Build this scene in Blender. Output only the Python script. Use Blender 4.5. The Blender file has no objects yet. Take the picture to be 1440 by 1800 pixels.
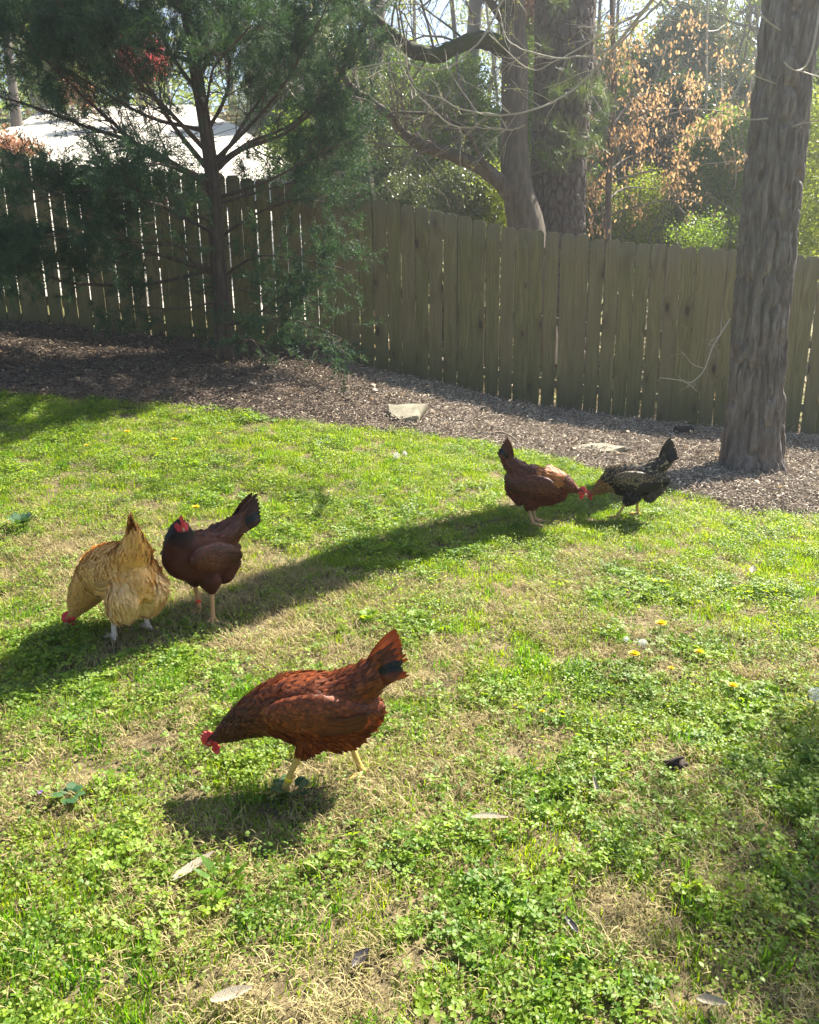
import bpy, bmesh, math, random
import numpy as np
from mathutils import Vector, Matrix
SC = bpy.context.scene
COL = SC.collection
RNG = np.random.default_rng(7)
random.seed(7)
rad = math.radians

# ------------------------------------------------------------------ camera, world, sun, exposure
PITCH, ROLL, CH = rad(16), rad(.7), 1.54
F = np.array([0, math.cos(PITCH), -math.sin(PITCH)])
X0 = np.array([1., 0, 0]); U0 = np.array([0, math.sin(PITCH), math.cos(PITCH)])
XR = math.cos(ROLL) * X0 - math.sin(ROLL) * U0
UP = math.sin(ROLL) * X0 + math.cos(ROLL) * U0
CAM = np.array([0, 0, CH])
cd = bpy.data.cameras.new('camera'); cam = bpy.data.objects.new('camera', cd); COL.objects.link(cam)
cd.sensor_fit = 'HORIZONTAL'; cd.sensor_width = 36; cd.lens = 36.0
cd.clip_start = .05; cd.clip_end = 2000
cam.matrix_world = Matrix(((XR[0], UP[0], -F[0], 0), (XR[1], UP[1], -F[1], 0), (XR[2], UP[2], -F[2], CH), (0, 0, 0, 1)))
SC.camera = cam

SUN_EL, SUN_AZ = rad(45.5), rad(47.5)          # azimuth from +Y towards +X
SUN_DIR = np.array([math.sin(SUN_AZ) * math.cos(SUN_EL), math.cos(SUN_AZ) * math.cos(SUN_EL), math.sin(SUN_EL)])
w = bpy.data.worlds.new('World'); SC.world = w; w.use_nodes = True
nt = w.node_tree; bg = nt.nodes['Background']
sky = nt.nodes.new('ShaderNodeTexSky'); sky.sky_type = 'NISHITA'; sky.sun_disc = False
sky.sun_elevation = SUN_EL; sky.sun_rotation = SUN_AZ
sky.air_density = 1.0; sky.dust_density = .7; sky.ozone_density = 1.0
nt.links.new(sky.outputs[0], bg.inputs[0]); bg.inputs[1].default_value = .05
sl = bpy.data.lights.new('sun', 'SUN'); sun = bpy.data.objects.new('sun', sl); COL.objects.link(sun)
sl.energy = 5.0; sl.angle = rad(.55); sl.color = (1, .94, .82)
sun.rotation_euler = Vector(-SUN_DIR).to_track_quat('-Z', 'Y').to_euler()
sun.location = tuple(SUN_DIR * 30)
SC.view_settings.view_transform = 'Standard'; SC.view_settings.look = 'None'
SC.view_settings.gamma = 1.0; SC.view_settings.use_curve_mapping = False
SC.view_settings.exposure = 2.2
cy = SC.cycles
cy.use_denoising = True
try: cy.denoiser = 'OPENIMAGEDENOISE'
except Exception: pass
cy.max_bounces = 6; cy.diffuse_bounces = 3; cy.glossy_bounces = 2; cy.transmission_bounces = 4
cy.transparent_max_bounces = 8; cy.volume_bounces = 0
cy.sample_clamp_indirect = 6; cy.use_adaptive_sampling = True; cy.adaptive_threshold = .015
cy.caustics_reflective = False; cy.caustics_refractive = False

# ------------------------------------------------------------------ geometry of the place
def ray(px, py): return F + XR * (px - 720) / 1440 + UP * (900 - py) / 1440
def fence_y(x): return np.interp(x, [-7, -1, .6, 3, 7], [8.95, 9.0, 8.98, 8.54, 8.2])
def atY(px, py, Y):
    d = ray(px, py); return CAM + d * (Y / d[1])
def fpt(px, py):
    Y = 8.9
    for _ in range(5):
        p = atY(px, py, Y); Y = float(fence_y(p[0]))
    return p
fb = np.array([fpt(*p) for p in [(0,568),(100,576),(300,597),(430,606),(550,615),(640,645),(700,660),(800,682),(900,708),(1000,722),(1100,735),(1290,755),(1440,768)]])
ft = np.array([fpt(*p) for p in [(0,262),(100,285),(300,302),(400,306),(500,320),(560,336),(640,347),(700,356),(760,370),(900,400),(1000,412),(1100,425),(1200,433),(1290,440),(1440,452)]])
def sm(t):
    t = np.clip(t, 0, 1); return t * t * (3 - 2 * t)
def gz(x, y):
    zf = np.interp(x, fb[:, 0], fb[:, 2]); g = sm((y - 2) / 6.9)
    z = zf * g + (.17 - .02 * np.clip(x, -4, 4)) * (1 - g)
    L = 1 - sm((x + 1.5) / 2.0)
    return z + L * .30 * np.clip(y - 9.3, 0, 19)
def ground(px, py):
    d = ray(px, py); t = .5
    for i in range(8000):
        t += .01; p = CAM + d * t
        if p[2] < gz(p[0], p[1]): return p
    return p
EDGE_PX = [(0,690),(150,700),(350,715),(480,735),(600,750),(700,760),(800,775),(900,792),(1000,812),(1080,838),(1170,862),(1250,882),(1350,897),(1440,907)]
EDGE = np.array([ground(*p) for p in EDGE_PX])
def edge_y(x): return np.interp(x, np.concatenate([[-9], EDGE[:, 0], [9]]), np.concatenate([[6.5], EDGE[:, 1], [2.6]]))

# ------------------------------------------------------------------ noise
_PH = np.random.default_rng(3).random((8, 64, 64, 64)).astype(np.float32)
def vnoise(p, k=0):
    """value noise in 0..1 at points p (N,3)"""
    p = np.asarray(p, dtype=np.float64); i = np.floor(p).astype(int); f = p - i; f = f * f * (3 - 2 * f)
    T = _PH[k]; r = 0
    for dx in (0, 1):
        for dy in (0, 1):
            for dz in (0, 1):
                wgt = (f[:, 0] if dx else 1 - f[:, 0]) * (f[:, 1] if dy else 1 - f[:, 1]) * (f[:, 2] if dz else 1 - f[:, 2])
                r = r + wgt * T[(i[:, 0] + dx) % 64, (i[:, 1] + dy) % 64, (i[:, 2] + dz) % 64]
    return r
def fbm(p, o=3, k=0):
    p = np.asarray(p, dtype=np.float64); a, s, t = 1., 0., 0.
    for j in range(o):
        s = s + a * vnoise(p * 2 ** j + 17.3 * j, (k + j) % 8); t += a; a *= .5
    return s / t
def n2(x, y, sc, o=3, k=0):
    x = np.asarray(x, float).ravel(); y = np.asarray(y, float).ravel()
    return fbm(np.stack([x * sc, y * sc, np.full_like(x, .37 + k)], 1), o, k)

# ------------------------------------------------------------------ mesh builder
class MB:
    def __init__(s): s.V = []; s.L = []; s.N = []; s.M = []; s.A = {}; s.n = 0
    def add(s, v, f, m=0, **attr):
        """v (K,3); f (M,3|4) int array or list of such polygons; attr name -> (K,c)"""
        v = np.asarray(v, float).reshape(-1, 3)
        if isinstance(f, np.ndarray):
            s.L.append((f + s.n).ravel()); s.N.append(np.full(len(f), f.shape[1])); s.M.append(np.full(len(f), m))
        else:
            for q in f:
                s.L.append(np.array(q) + s.n); s.N.append(np.array([len(q)])); s.M.append(np.array([m]))
        for k, a in attr.items():
            s.A.setdefault(k, []).append((s.n, np.asarray(a, float)))
        s.V.append(v); s.n += len(v); return s
    def mesh(s, name, mats, smooth=False):
        me = bpy.data.meshes.new(name)
        V = np.concatenate(s.V) if s.V else np.zeros((0, 3)); L = np.concatenate(s.L).astype(np.int32); N = np.concatenate(s.N).astype(np.int32)
        me.vertices.add(len(V)); me.vertices.foreach_set('co', V.ravel().astype(np.float32))
        me.loops.add(len(L)); me.loops.foreach_set('vertex_index', L)
        me.polygons.add(len(N)); st = np.concatenate([[0], np.cumsum(N)[:-1]]).astype(np.int32)
        me.polygons.foreach_set('loop_start', st)
        me.polygons.foreach_set('material_index', np.concatenate(s.M).astype(np.int32))
        me.polygons.foreach_set('use_smooth', np.full(len(N), smooth))
        for m in (mats if isinstance(mats, (list, tuple)) else [mats]): me.materials.append(m)
        for k, lst in s.A.items():
            c = lst[0][1].shape[1] if lst[0][1].ndim > 1 else 1
            full = np.zeros((len(V), 4 if c == 4 else c))
            for o, a in lst: full[o:o + len(a)] = a.reshape(len(a), -1)
            if c == 4: at = me.attributes.new(k, 'FLOAT_COLOR', 'POINT'); at.data.foreach_set('color', full.ravel().astype(np.float32))
            elif c == 3: at = me.attributes.new(k, 'FLOAT_VECTOR', 'POINT'); at.data.foreach_set('vector', full.ravel().astype(np.float32))
            else: at = me.attributes.new(k, 'FLOAT', 'POINT'); at.data.foreach_set('value', full.ravel().astype(np.float32))
        me.update(calc_edges=True); me.validate()
        return me
    def build(s, name, mats, parent=None, smooth=False, **kw):
        return obj(name, s.mesh(name, mats, smooth), parent, **kw)
def obj(name, me, parent=None, **kw):
    o = bpy.data.objects.new(name, me); COL.objects.link(o)
    if parent is not None: o.parent = parent
    for k, v in kw.items(): o[k] = v
    return o
def thing(name, label, category, loc=(0, 0, 0), rz=0, group=None):
    o = bpy.data.objects.new(name, None); COL.objects.link(o); o.empty_display_size = .1
    o.location = tuple(float(c) for c in loc); o.rotation_euler = (0, 0, rz); o['label'] = label; o['category'] = category
    if group: o['group'] = group
    return o
def norm(v):
    v = np.asarray(v, float); return v / (np.linalg.norm(v, axis=-1, keepdims=True) + 1e-12)
def stamp(T, Fc, P, X, Y, Z, S=None):
    """template T (K,3) faces Fc placed at N frames -> verts (N*K,3), faces"""
    P = np.asarray(P, float); N = len(P); K = len(T)
    if S is None: S = np.ones((N, 3))
    S = np.asarray(S, float)
    if S.ndim == 1: S = np.repeat(S[:, None], 3, 1)
    t = T[None] * S[:, None, :]
    V = P[:, None] + t[..., 0:1] * X[:, None] + t[..., 1:2] * Y[:, None] + t[..., 2:3] * Z[:, None]
    Fs = (Fc[None] + (np.arange(N) * K)[:, None, None]).reshape(-1, Fc.shape[1])
    return V.reshape(-1, 3), Fs
def tube(path, radii, sides=6, cap=True):
    path = np.asarray(path, float); n = len(path); radii = np.broadcast_to(radii, (n,)) if np.ndim(radii) < 2 else radii
    T = norm(np.gradient(path, axis=0)); up = np.array([0, 0, 1.]) if abs(T[0][2]) < .9 else np.array([1., 0, 0])
    A = []; a = norm(np.cross(T[0], up))
    for i in range(n):
        a = norm(a - T[i] * np.dot(a, T[i])); A.append(a)
    A = np.array(A); B = np.cross(T, A); th = np.arange(sides) / sides * 2 * math.pi
    V = path[:, None] + (A[:, None] * np.cos(th)[None, :, None] + B[:, None] * np.sin(th)[None, :, None]) * radii[:, None, None]
    V = V.reshape(-1, 3); i = np.arange(n - 1)[:, None] * sides; j = np.arange(sides)[None]; k = (j + 1) % sides
    Fq = np.stack([i + j, i + k, i + sides + k, i + sides + j], -1).reshape(-1, 4)
    return V, Fq
def spline(pts, n):
    """Catmull-Rom through pts"""
    p = np.asarray(pts, float); p = np.vstack([2 * p[0] - p[1], p, 2 * p[-1] - p[-2]]); m = len(p) - 3
    t = np.linspace(0, m - 1e-9, n); i = np.floor(t).astype(int); f = (t - i)[:, None]
    a, b, c, d = p[i], p[i + 1], p[i + 2], p[i + 3]
    return .5 * (2 * b + (c - a) * f + (2 * a - 5 * b + 4 * c - d) * f * f + (3 * b - a - 3 * c + d) * f ** 3)
def rotz(a):
    c, s = math.cos(a), math.sin(a); return np.array([[c, -s, 0], [s, c, 0], [0, 0, 1.]])

# ------------------------------------------------------------------ materials
class NT:
    def __init__(s, name):
        s.m = bpy.data.materials.new(name); s.m.use_nodes = True; s.t = s.m.node_tree; s.n = s.t.nodes
        s.b = s.n['Principled BSDF']; s.out = s.n['Material Output']
    def N(s, typ, **kw):
        x = s.n.new('ShaderNode' + typ)
        for k, v in kw.items():
            if k.startswith('i_'): x.inputs[int(k[2:]) if k[2:].isdigit() else k[2:].replace('_', ' ')].default_value = v
            else: setattr(x, k, v)
        return x
    def L(s, a, b): s.t.links.new(a, b)
    def geo(s): return s.N('NewGeometry')
    def attr(s, n, inst=False): return s.N('Attribute', attribute_name=n, attribute_type='INSTANCER' if inst else 'GEOMETRY')
    def noise(s, vec, scale, detail=3, rough=.55, dist=0.):
        x = s.N('TexNoise'); x.inputs['Scale'].default_value = scale; x.inputs['Detail'].default_value = detail
        x.inputs['Roughness'].default_value = rough; x.inputs['Distortion'].default_value = dist
        if vec is not None: s.L(vec, x.inputs['Vector'])
        return x.outputs[0]
    def ramp(s, fac, stops):
        x = s.N('ValToRGB'); e = x.color_ramp.elements
        while len(e) < len(stops): e.new(.5)
        for i, (p, c) in enumerate(stops): e[i].position = p; e[i].color = (*c, 1) if len(c) == 3 else c
        s.L(fac, x.inputs[0]); return x.outputs[0]
    def mapr(s, v, a, b, c, d):
        x = s.N('MapRange'); s.L(v, x.inputs[0])
        for i, q in enumerate((a, b, c, d)): x.inputs[i + 1].default_value = q
        return x.outputs[0]
    def mix(s, fac, a, b, mode='MIX'):
        x = s.N('Mix', data_type='RGBA', blend_type=mode)
        for sock, v in ((x.inputs[0], fac), (x.inputs[6], a), (x.inputs[7], b)):
            if isinstance(v, (int, float)): sock.default_value = v
            elif isinstance(v, tuple): sock.default_value = (*v, 1)
            else: s.L(v, sock)
        return x.outputs[2]
    def math(s, op, a, b=0.):
        x = s.N('Math', operation=op)
        for i, v in enumerate((a, b)):
            if isinstance(v, (int, float)): x.inputs[i].default_value = v
            else: s.L(v, x.inputs[i])
        return x.outputs[0]
    def vmul(s, v, k):
        x = s.N('VectorMath', operation='MULTIPLY'); s.L(v, x.inputs[0]); x.inputs[1].default_value = k; return x.outputs[0]
    def vadd(s, v, k):
        x = s.N('VectorMath', operation='ADD'); s.L(v, x.inputs[0])
        if isinstance(k, tuple): x.inputs[1].default_value = k
        else: s.L(k, x.inputs[1])
        return x.outputs[0]
    def bump(s, h, strength=.5, dist=.01):
        x = s.N('Bump'); x.inputs['Strength'].default_value = strength; x.inputs['Distance'].default_value = dist
        s.L(h, x.inputs['Height']); s.L(x.outputs[0], s.b.inputs['Normal']); return x.outputs[0]
    def col(s, c):
        if isinstance(c, tuple): s.b.inputs['Base Color'].default_value = (*c, 1)
        else: s.L(c, s.b.inputs['Base Color'])
    def rough(s, r): s.b.inputs['Roughness'].default_value = r
    def spec(s, r): s.b.inputs['Specular IOR Level'].default_value = r
    def translucent(s, c, fac):
        t = s.N('BsdfTranslucent'); mx = s.N('MixShader'); mx.inputs[0].default_value = fac
        if isinstance(c, tuple): t.inputs[0].default_value = (*c, 1)
        else: s.L(c, t.inputs[0])
        s.L(s.b.outputs[0], mx.inputs[1]); s.L(t.outputs[0], mx.inputs[2]); s.L(mx.outputs[0], s.out.inputs[0])
def simple(name, c, r=.6, spec=.4, sc=40., amp=.25, bump=0., trans=0.):
    m = NT(name); g = m.N('TexCoord').outputs['Object']; n = m.noise(g, sc, 3)
    cc = m.mix(n, tuple(x * (1 - amp) for x in c), tuple(min(1, x * (1 + amp)) for x in c)); m.col(cc); m.rough(r); m.spec(spec)
    if bump: m.bump(n, bump, .003)
    if trans: m.translucent(cc, trans)
    return m.m
def leafmat(name, a, b, trans_gain=1.6, fac=.42, rough=.5, spec=.35, patch=1.2, tb=.4):
    """thin leaf: colour varies per instance and from place to place"""
    m = NT(name); r = m.N('ObjectInfo').outputs['Random']; pos = m.geo().outputs['Position']
    n = m.noise(pos, patch, 2); f = m.math('ADD', m.math('MULTIPLY', r, .6), m.math('MULTIPLY', n, .8)); f = m.math('SUBTRACT', f, .2)
    n2_ = m.noise(pos, 90, 1); f = m.math('ADD', f, m.math('MULTIPLY', m.math('SUBTRACT', n2_, .5), .8))
    x = m.N('Clamp'); m.L(f, x.inputs[0])
    c = m.mix(x.outputs[0], a, b); m.col(c); m.rough(rough); m.spec(spec)
    t = m.mix(1.0, c, (trans_gain * 1.1, trans_gain, trans_gain * tb), 'MULTIPLY')
    m.translucent(t, fac); return m.m

# ------------------------------------------------------------------ scatter (uncountable stuff only): instances on points
_GN = {}
def variant_coll(name, meshes):
    c = bpy.data.collections.new(name)
    for i, me in enumerate(meshes):
        o = bpy.data.objects.new('%s_%02d' % (name, i), me); c.objects.link(o)
    return c
def scatter_group(coll):
    if coll.name in _GN: return _GN[coll.name]
    g = bpy.data.node_groups.new('scatter_' + coll.name, 'GeometryNodeTree')
    g.interface.new_socket('Geometry', in_out='INPUT', socket_type='NodeSocketGeometry')
    g.interface.new_socket('Geometry', in_out='OUTPUT', socket_type='NodeSocketGeometry')
    n = g.nodes; L = g.links.new
    gi = n.new('NodeGroupInput'); go = n.new('NodeGroupOutput')
    ci = n.new('GeometryNodeCollectionInfo'); ci.inputs['Collection'].default_value = coll
    ci.inputs['Separate Children'].default_value = True; ci.inputs['Reset Children'].default_value = True
    ip = n.new('GeometryNodeInstanceOnPoints'); ip.inputs['Pick Instance'].default_value = True
    def na(nm, t):
        a = n.new('GeometryNodeInputNamedAttribute'); a.data_type = t; a.inputs['Name'].default_value = nm
        return [o for o in a.outputs if o.enabled and o.name == 'Attribute'][0]
    e2r = n.new('FunctionNodeEulerToRotation'); L(na('rot', 'FLOAT_VECTOR'), e2r.inputs[0])
    L(gi.outputs[0], ip.inputs['Points']); L(ci.outputs[0], ip.inputs['Instance'])
    L(na('idx', 'INT'), ip.inputs['Instance Index']); L(e2r.outputs[0], ip.inputs['Rotation']); L(na('scl', 'FLOAT_VECTOR'), ip.inputs['Scale'])
    L(ip.outputs[0], go.inputs[0]); _GN[coll.name] = g; return g
def scatter(name, coll, P, R, S, parent=None, seed=0, **kw):
    P = np.asarray(P, float); N = len(P); me = bpy.data.meshes.new(name); me.vertices.add(N)
    me.vertices.foreach_set('co', P.ravel().astype(np.float32))
    S = np.asarray(S, float); S = np.repeat(S[:, None], 3, 1) if S.ndim == 1 else S
    for nm, arr, t, key in (('rot', R, 'FLOAT_VECTOR', 'vector'), ('scl', S, 'FLOAT_VECTOR', 'vector')):
        a = me.attributes.new(nm, t, 'POINT'); a.data.foreach_set(key, np.asarray(arr, float).ravel().astype(np.float32))
    a = me.attributes.new('idx', 'INT', 'POINT')
    a.data.foreach_set('value', np.random.default_rng(seed).integers(0, len(coll.objects), N).astype(np.int32))
    o = obj(name, me, parent, kind='stuff', **kw)
    md = o.modifiers.new('scatter', 'NODES'); md.node_group = scatter_group(coll); return o
def euler_to(Z, spin):
    """Euler XYZ turning +Z onto Z with a spin about it; N directions"""
    Z = norm(Z); th = np.arccos(np.clip(Z[:, 2], -1, 1)); ph = np.arctan2(Z[:, 1], Z[:, 0])
    # R = Rz(ph) Ry(th) Rz(spin)
    out = np.zeros((len(Z), 3)); c1, s1, c2, s2, c3, s3 = np.cos(ph), np.sin(ph), np.cos(th), np.sin(th), np.cos(spin), np.sin(spin)
    r00 = c1 * c2 * c3 - s1 * s3; r10 = s1 * c2 * c3 + c1 * s3; r20 = -s2 * c3; r21 = s2 * s3; r22 = c2
    out[:, 0] = np.arctan2(r21, r22); out[:, 1] = np.arcsin(np.clip(-r20, -1, 1)); out[:, 2] = np.arctan2(r10, r00)
    return out

# ================================================================== GROUND
def axis(lo, hi, step, far, n):
    a = np.arange(lo, hi + 1e-6, step); b = hi + (far - hi) * (np.linspace(0, 1, n + 1)[1:]) ** 2.2
    return a, b
def make_ground():
    a, b = axis(-8.2, 8.2, .06, 160, 26); xs = np.concatenate([-b[::-1], a, b])
    a, b = axis(.6, 10.0, .045, 320, 46); ys = np.concatenate([[-30, -10, -3, 0], a, b])
    Xg, Yg = np.meshgrid(xs, ys); x, y = Xg.ravel(), Yg.ravel()
    bed = sm((y - edge_y(x) + .05 + (n2(x, y, 3.1, 3, 1) - .5) * .5) / .16)
    z = gz(x, y) + (n2(x, y, 1.3, 3, 2) - .5) * .05 + (n2(x, y, 9., 2, 3) - .5) * (.012 + .025 * bed)
    z += np.clip(y - 30, 0, 400) * .02 - .03 * np.exp(-((y - .6) / .3) ** 2) * 0
    z[y > 10] += (n2(x, y, .15, 2, 4)[y > 10] - .5) * .5 * np.clip((y[y > 10] - 10) / 15, 0, 1)
    ny, nx = Xg.shape; i = np.arange(ny - 1)[:, None] * nx + np.arange(nx - 1)[None]
    Fq = np.stack([i, i + 1, i + nx + 1, i + nx], -1).reshape(-1, 4)
    m = NT('soil_and_mulch'); pos = m.geo().outputs['Position']
    bd = m.attr('bed').outputs['Fac']
    n1 = m.noise(pos, 22, 5, .7); n3 = m.noise(pos, 3, 3)
    soil = m.ramp(n1, [(.25, (.035, .028, .015)), (.5, (.11, .085, .045)), (.75, (.26, .205, .11))])
    mul = m.ramp(m.noise(pos, 60, 5, .75), [(.3, (.045, .03, .024)), (.55, (.12, .085, .063)), (.8, (.28, .22, .16))])
    wood = m.ramp(m.noise(pos, 2.2, 5, .7), [(.3, (.10, .075, .045)), (.5, (.14, .13, .05)), (.72, (.10, .15, .035))])
    c = m.mix(bd, soil, mul); sep = m.N('SeparateXYZ'); m.L(pos, sep.inputs[0])
    c = m.mix(m.mapr(sep.outputs[1], 9.2, 9.7, 0, 1), c, wood)
    m.col(c); m.rough(.95); m.spec(.15); m.bump(n1, .7, .012)
    mb = MB(); mb.add(np.stack([x, y, z], 1), Fq, bed=bed[:, None])
    return mb.build('ground', m.m, None, True, kind='structure')
GROUND = make_ground()
def gzn(x, y):
    """height of the built ground near the lawn"""
    x = np.atleast_1d(np.asarray(x, float)); y = np.atleast_1d(np.asarray(y, float))
    bed = sm((y - edge_y(x) + .05 + (n2(x, y, 3.1, 3, 1) - .5) * .5) / .16)
    return gz(x, y) + (n2(x, y, 1.3, 3, 2) - .5) * .05 + (n2(x, y, 9., 2, 3) - .5) * (.012 + .025 * bed)
def on_ground(px, py):
    p = ground(px, py); return np.array([p[0], p[1], float(gzn(p[0], p[1])[0])])

# sunlit concrete drive climbing the neighbouring slope
def make_drive():
    L = [(-9.5, 9.9), (-9.8, 14), (-10.5, 19), (-10.5, 24), (-11, 27.8)]
    R = [(-.9, 9.9), (-1.4, 14), (-2.35, 18.6), (-4.0, 22.2), (-6.6, 27.8)]
    n = 50; l = spline([(*p, 0) for p in L], n); r = spline([(*p, 0) for p in R], n)
    t = np.linspace(0, 1, 24)[None, :, None]; G = l[:, None] * (1 - t) + r[:, None] * t
    x, y = G[..., 0].ravel(), G[..., 1].ravel()
    z = gz(x, y) + (n2(x, y, .15, 2, 4) - .5) * .5 * np.clip((y - 10) / 15, 0, 1) + .09
    i = np.arange(n - 1)[:, None] * 24 + np.arange(23)[None]; Fq = np.stack([i, i + 1, i + 25, i + 24], -1).reshape(-1, 4)
    m = NT('pale_concrete'); pos = m.geo().outputs['Position']
    m.col(m.ramp(m.noise(pos, 1.5, 5, .7), [(.3, (.50, .46, .38)), (.7, (.68, .63, .54))])); m.rough(.9); m.bump(m.noise(pos, 60, 3), .3, .004)
    mb = MB(); mb.add(np.stack([x, y, z], 1), Fq); mb.build('driveway', m.m, None, True, kind='structure')
make_drive()

# ================================================================== LAWN
def blade_mesh(mb, rng, base, h, wd, lean, az, seg=3, curl=1.0):
    t = np.linspace(0, 1, seg + 1); d = np.array([math.cos(az), math.sin(az), 0]); s = np.array([-d[1], d[0], 0])
    ang = lean * (t ** curl) ; ds = h / seg
    pts = [np.array(base, float)]
    for k in range(seg):
        a = (ang[k] + ang[k + 1]) / 2; pts.append(pts[-1] + (d * math.sin(a) + np.array([0, 0, math.cos(a)])) * ds)
    pts = np.array(pts); ww = wd * (1 - t ** 1.6) * .5; ww[-1] = wd * .03
    V = np.concatenate([pts - s * ww[:, None], pts + s * ww[:, None]])
    i = np.arange(seg); Fq = np.stack([i, i + 1, i + seg + 2, i + seg + 1], -1); mb.add(V, Fq)
M_GRASS = leafmat('grass_blade', (.05, .13, .006), (.22, .29, .018), 2.2, .5, .45, .4, 1.6)
M_GRASS2 = leafmat('grass_clump', (.035, .12, .006), (.11, .22, .012), 2.3, .55, .45, .4, 1.6)
M_STRAW = leafmat('dry_straw', (.20, .16, .07), (.46, .39, .19), 1.05, .25, .7, .2, 5, .8)
M_CLOVER = leafmat('clover_leaf', (.045, .125, .010), (.24, .33, .032), 2.2, .45, .5, .35, 2)
M_WEED = leafmat('chickweed_leaf', (.05, .13, .012), (.26, .33, .045), 2.1, .45, .5, .35, 3)
def grass_tuft(seed, n, h, wd, spread, mat):
    r = np.random.default_rng(seed); mb = MB()
    for k in range(n):
        q = r.normal(0, spread, 2); blade_mesh(mb, r, (q[0], q[1], -.004), h * r.uniform(.45, 1.25), wd * r.uniform(.6, 1.3), r.uniform(.1, 1.5), r.uniform(0, 6.28), 3, r.uniform(.8, 1.8))
    return mb.mesh('grass_tuft', mat)
def straw_tuft(seed, n=22, ln=.034):
    r = np.random.default_rng(seed); mb = MB()
    for k in range(n):
        q = r.normal(0, .022, 2); up = r.uniform(1.1, 1.75); blade_mesh(mb, r, (q[0], q[1], r.uniform(0, .012)), ln * r.uniform(.4, 1.5), .0021 * r.uniform(.6, 1.5), up, r.uniform(0, 6.28), 3, r.uniform(.05, .6))
    return mb.mesh('straw_tuft', M_STRAW)
LEAFLET = np.array([[0, 0, 0], [-.5, .55, .06], [0, .5, -.05], [.5, .55, .06], [-.34, .95, .02], [0, .86, -.02], [.34, .95, .02]])
LEAFLET_F = np.array([[0, 2, 1, 1], [0, 3, 2, 2], [1, 2, 5, 4], [2, 3, 6, 5]])
def quads_or_tris(Fq): return [tuple(dict.fromkeys(q)) for q in Fq.tolist()]
def leafset(mb, P, Nn, az, size, T=LEAFLET, Fc=LEAFLET_F):
    Nn = norm(Nn); a = np.stack([np.cos(az), np.sin(az), np.zeros_like(az)], 1); Y = norm(a - Nn * (a * Nn).sum(1, keepdims=True)); X = np.cross(Y, Nn)
    q = Fc[Fc[:, 2] != Fc[:, 3]]; t3 = Fc[Fc[:, 2] == Fc[:, 3]][:, :3]
    V, F4 = stamp(T, q, P, X, Y, Nn, size) if len(q) else (None, None)
    V3, F3 = stamp(T, t3, P, X, Y, Nn, size) if len(t3) else (None, None)
    if V is None: mb.add(V3, F3)
    else:
        n0 = mb.n; mb.add(V, F4)
        if F3 is not None: mb.L.append((F3 + n0).ravel()); mb.N.append(np.full(len(F3), 3)); mb.M.append(np.zeros(len(F3), int))
def clover_tuft(seed, n=9, size=.011):
    r = np.random.default_rng(seed); mb = MB(); P = []; Nn = []; az = []; S = []
    for k in range(n):
        c = np.array([*r.normal(0, .024, 2), r.uniform(.008, .034)]); nn = norm(np.array([*r.normal(0, .35, 2), 1])); a0 = r.uniform(0, 6.28); s = size * r.uniform(.6, 1.25)
        for j in range(3): P.append(c); Nn.append(nn + np.array([*r.normal(0, .12, 2), 0])); az.append(a0 + j * 2.094); S.append(s)
        Vs, Fs = tube([[c[0] * .6, c[1] * .6, 0], c], [.0006, .0005], 3); mb.add(Vs, Fs)
    leafset(mb, np.array(P), np.array(Nn), np.array(az), np.array(S)); return mb.mesh('clover_patch', M_CLOVER)
OVAL = np.array([[0, 0, 0], [-.3, .35, .05], [.3, .35, .05], [-.27, .75, .02], [.27, .75, .02], [0, 1.05, -.06]])
OVAL_F = np.array([[0, 2, 1, 1], [1, 2, 4, 3], [3, 4, 5, 5]])
def weed_tuft(seed, n=34, size=.009, up=.04):
    r = np.random.default_rng(seed); mb = MB()
    P = np.stack([r.normal(0, .026, n), r.normal(0, .026, n), r.uniform(.004, up, n)], 1)
    leafset(mb, P, np.stack([r.normal(0, .55, n), r.normal(0, .55, n), np.ones(n)], 1), r.uniform(0, 6.28, n), size * r.uniform(.5, 1.3, n), OVAL, OVAL_F)
    return mb.mesh('chickweed_patch', M_WEED)
C_GRASS = variant_coll('grass_short', [grass_tuft(i, 24, .025, .0032, .018, M_GRASS) for i in range(7)])
C_CLUMP = variant_coll('grass_clump', [grass_tuft(20 + i, 42, .046, .0034, .017, M_GRASS2) for i in range(5)])
C_STRAW = variant_coll('straw', [straw_tuft(40 + i) for i in range(6)])
C_CLOVER = variant_coll('clover', [clover_tuft(60 + i) for i in range(6)])
C_WEED = variant_coll('chickweed', [weed_tuft(80 + i) for i in range(6)])

def blob(x, y, px, py, r):
    p = ground(px, py); return np.exp(-((x - p[0]) ** 2 + (y - p[1]) ** 2) / (r * r))
STRAW_PX = [(90,960,.45),(200,1000,.35),(470,1120,.4),(60,1000,.3),(420,1000,.28),(370,1480,.18),(340,1600,.22),(450,1720,.18),(620,1420,.17),(740,1400,.2),(800,1340,.16),(560,1500,.15),(930,1060,.25),(1120,1160,.2),(620,1720,.14),(560,1780,.1),(90,1420,.13),(1000,1100,.2),(30,1320,.2),(1240,1560,.1),(1270,1700,.1),(1130,1640,.12),(250,1130,.25),(870,1280,.18),(240,1580,.1),(300,1280,.2),(1290,1520,.08),(600,1130,.3)]
CLOVER_PX = [(1300,1450,.35),(1150,1480,.25),(1380,1300,.35),(900,1600,.15),(1000,1380,.2),(780,1560,.14),(1350,1650,.2),(430,1330,.14),(100,1620,.12),(1100,1720,.16),(160,1130,.25),(850,1740,.12),(700,1100,.2)]
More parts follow.
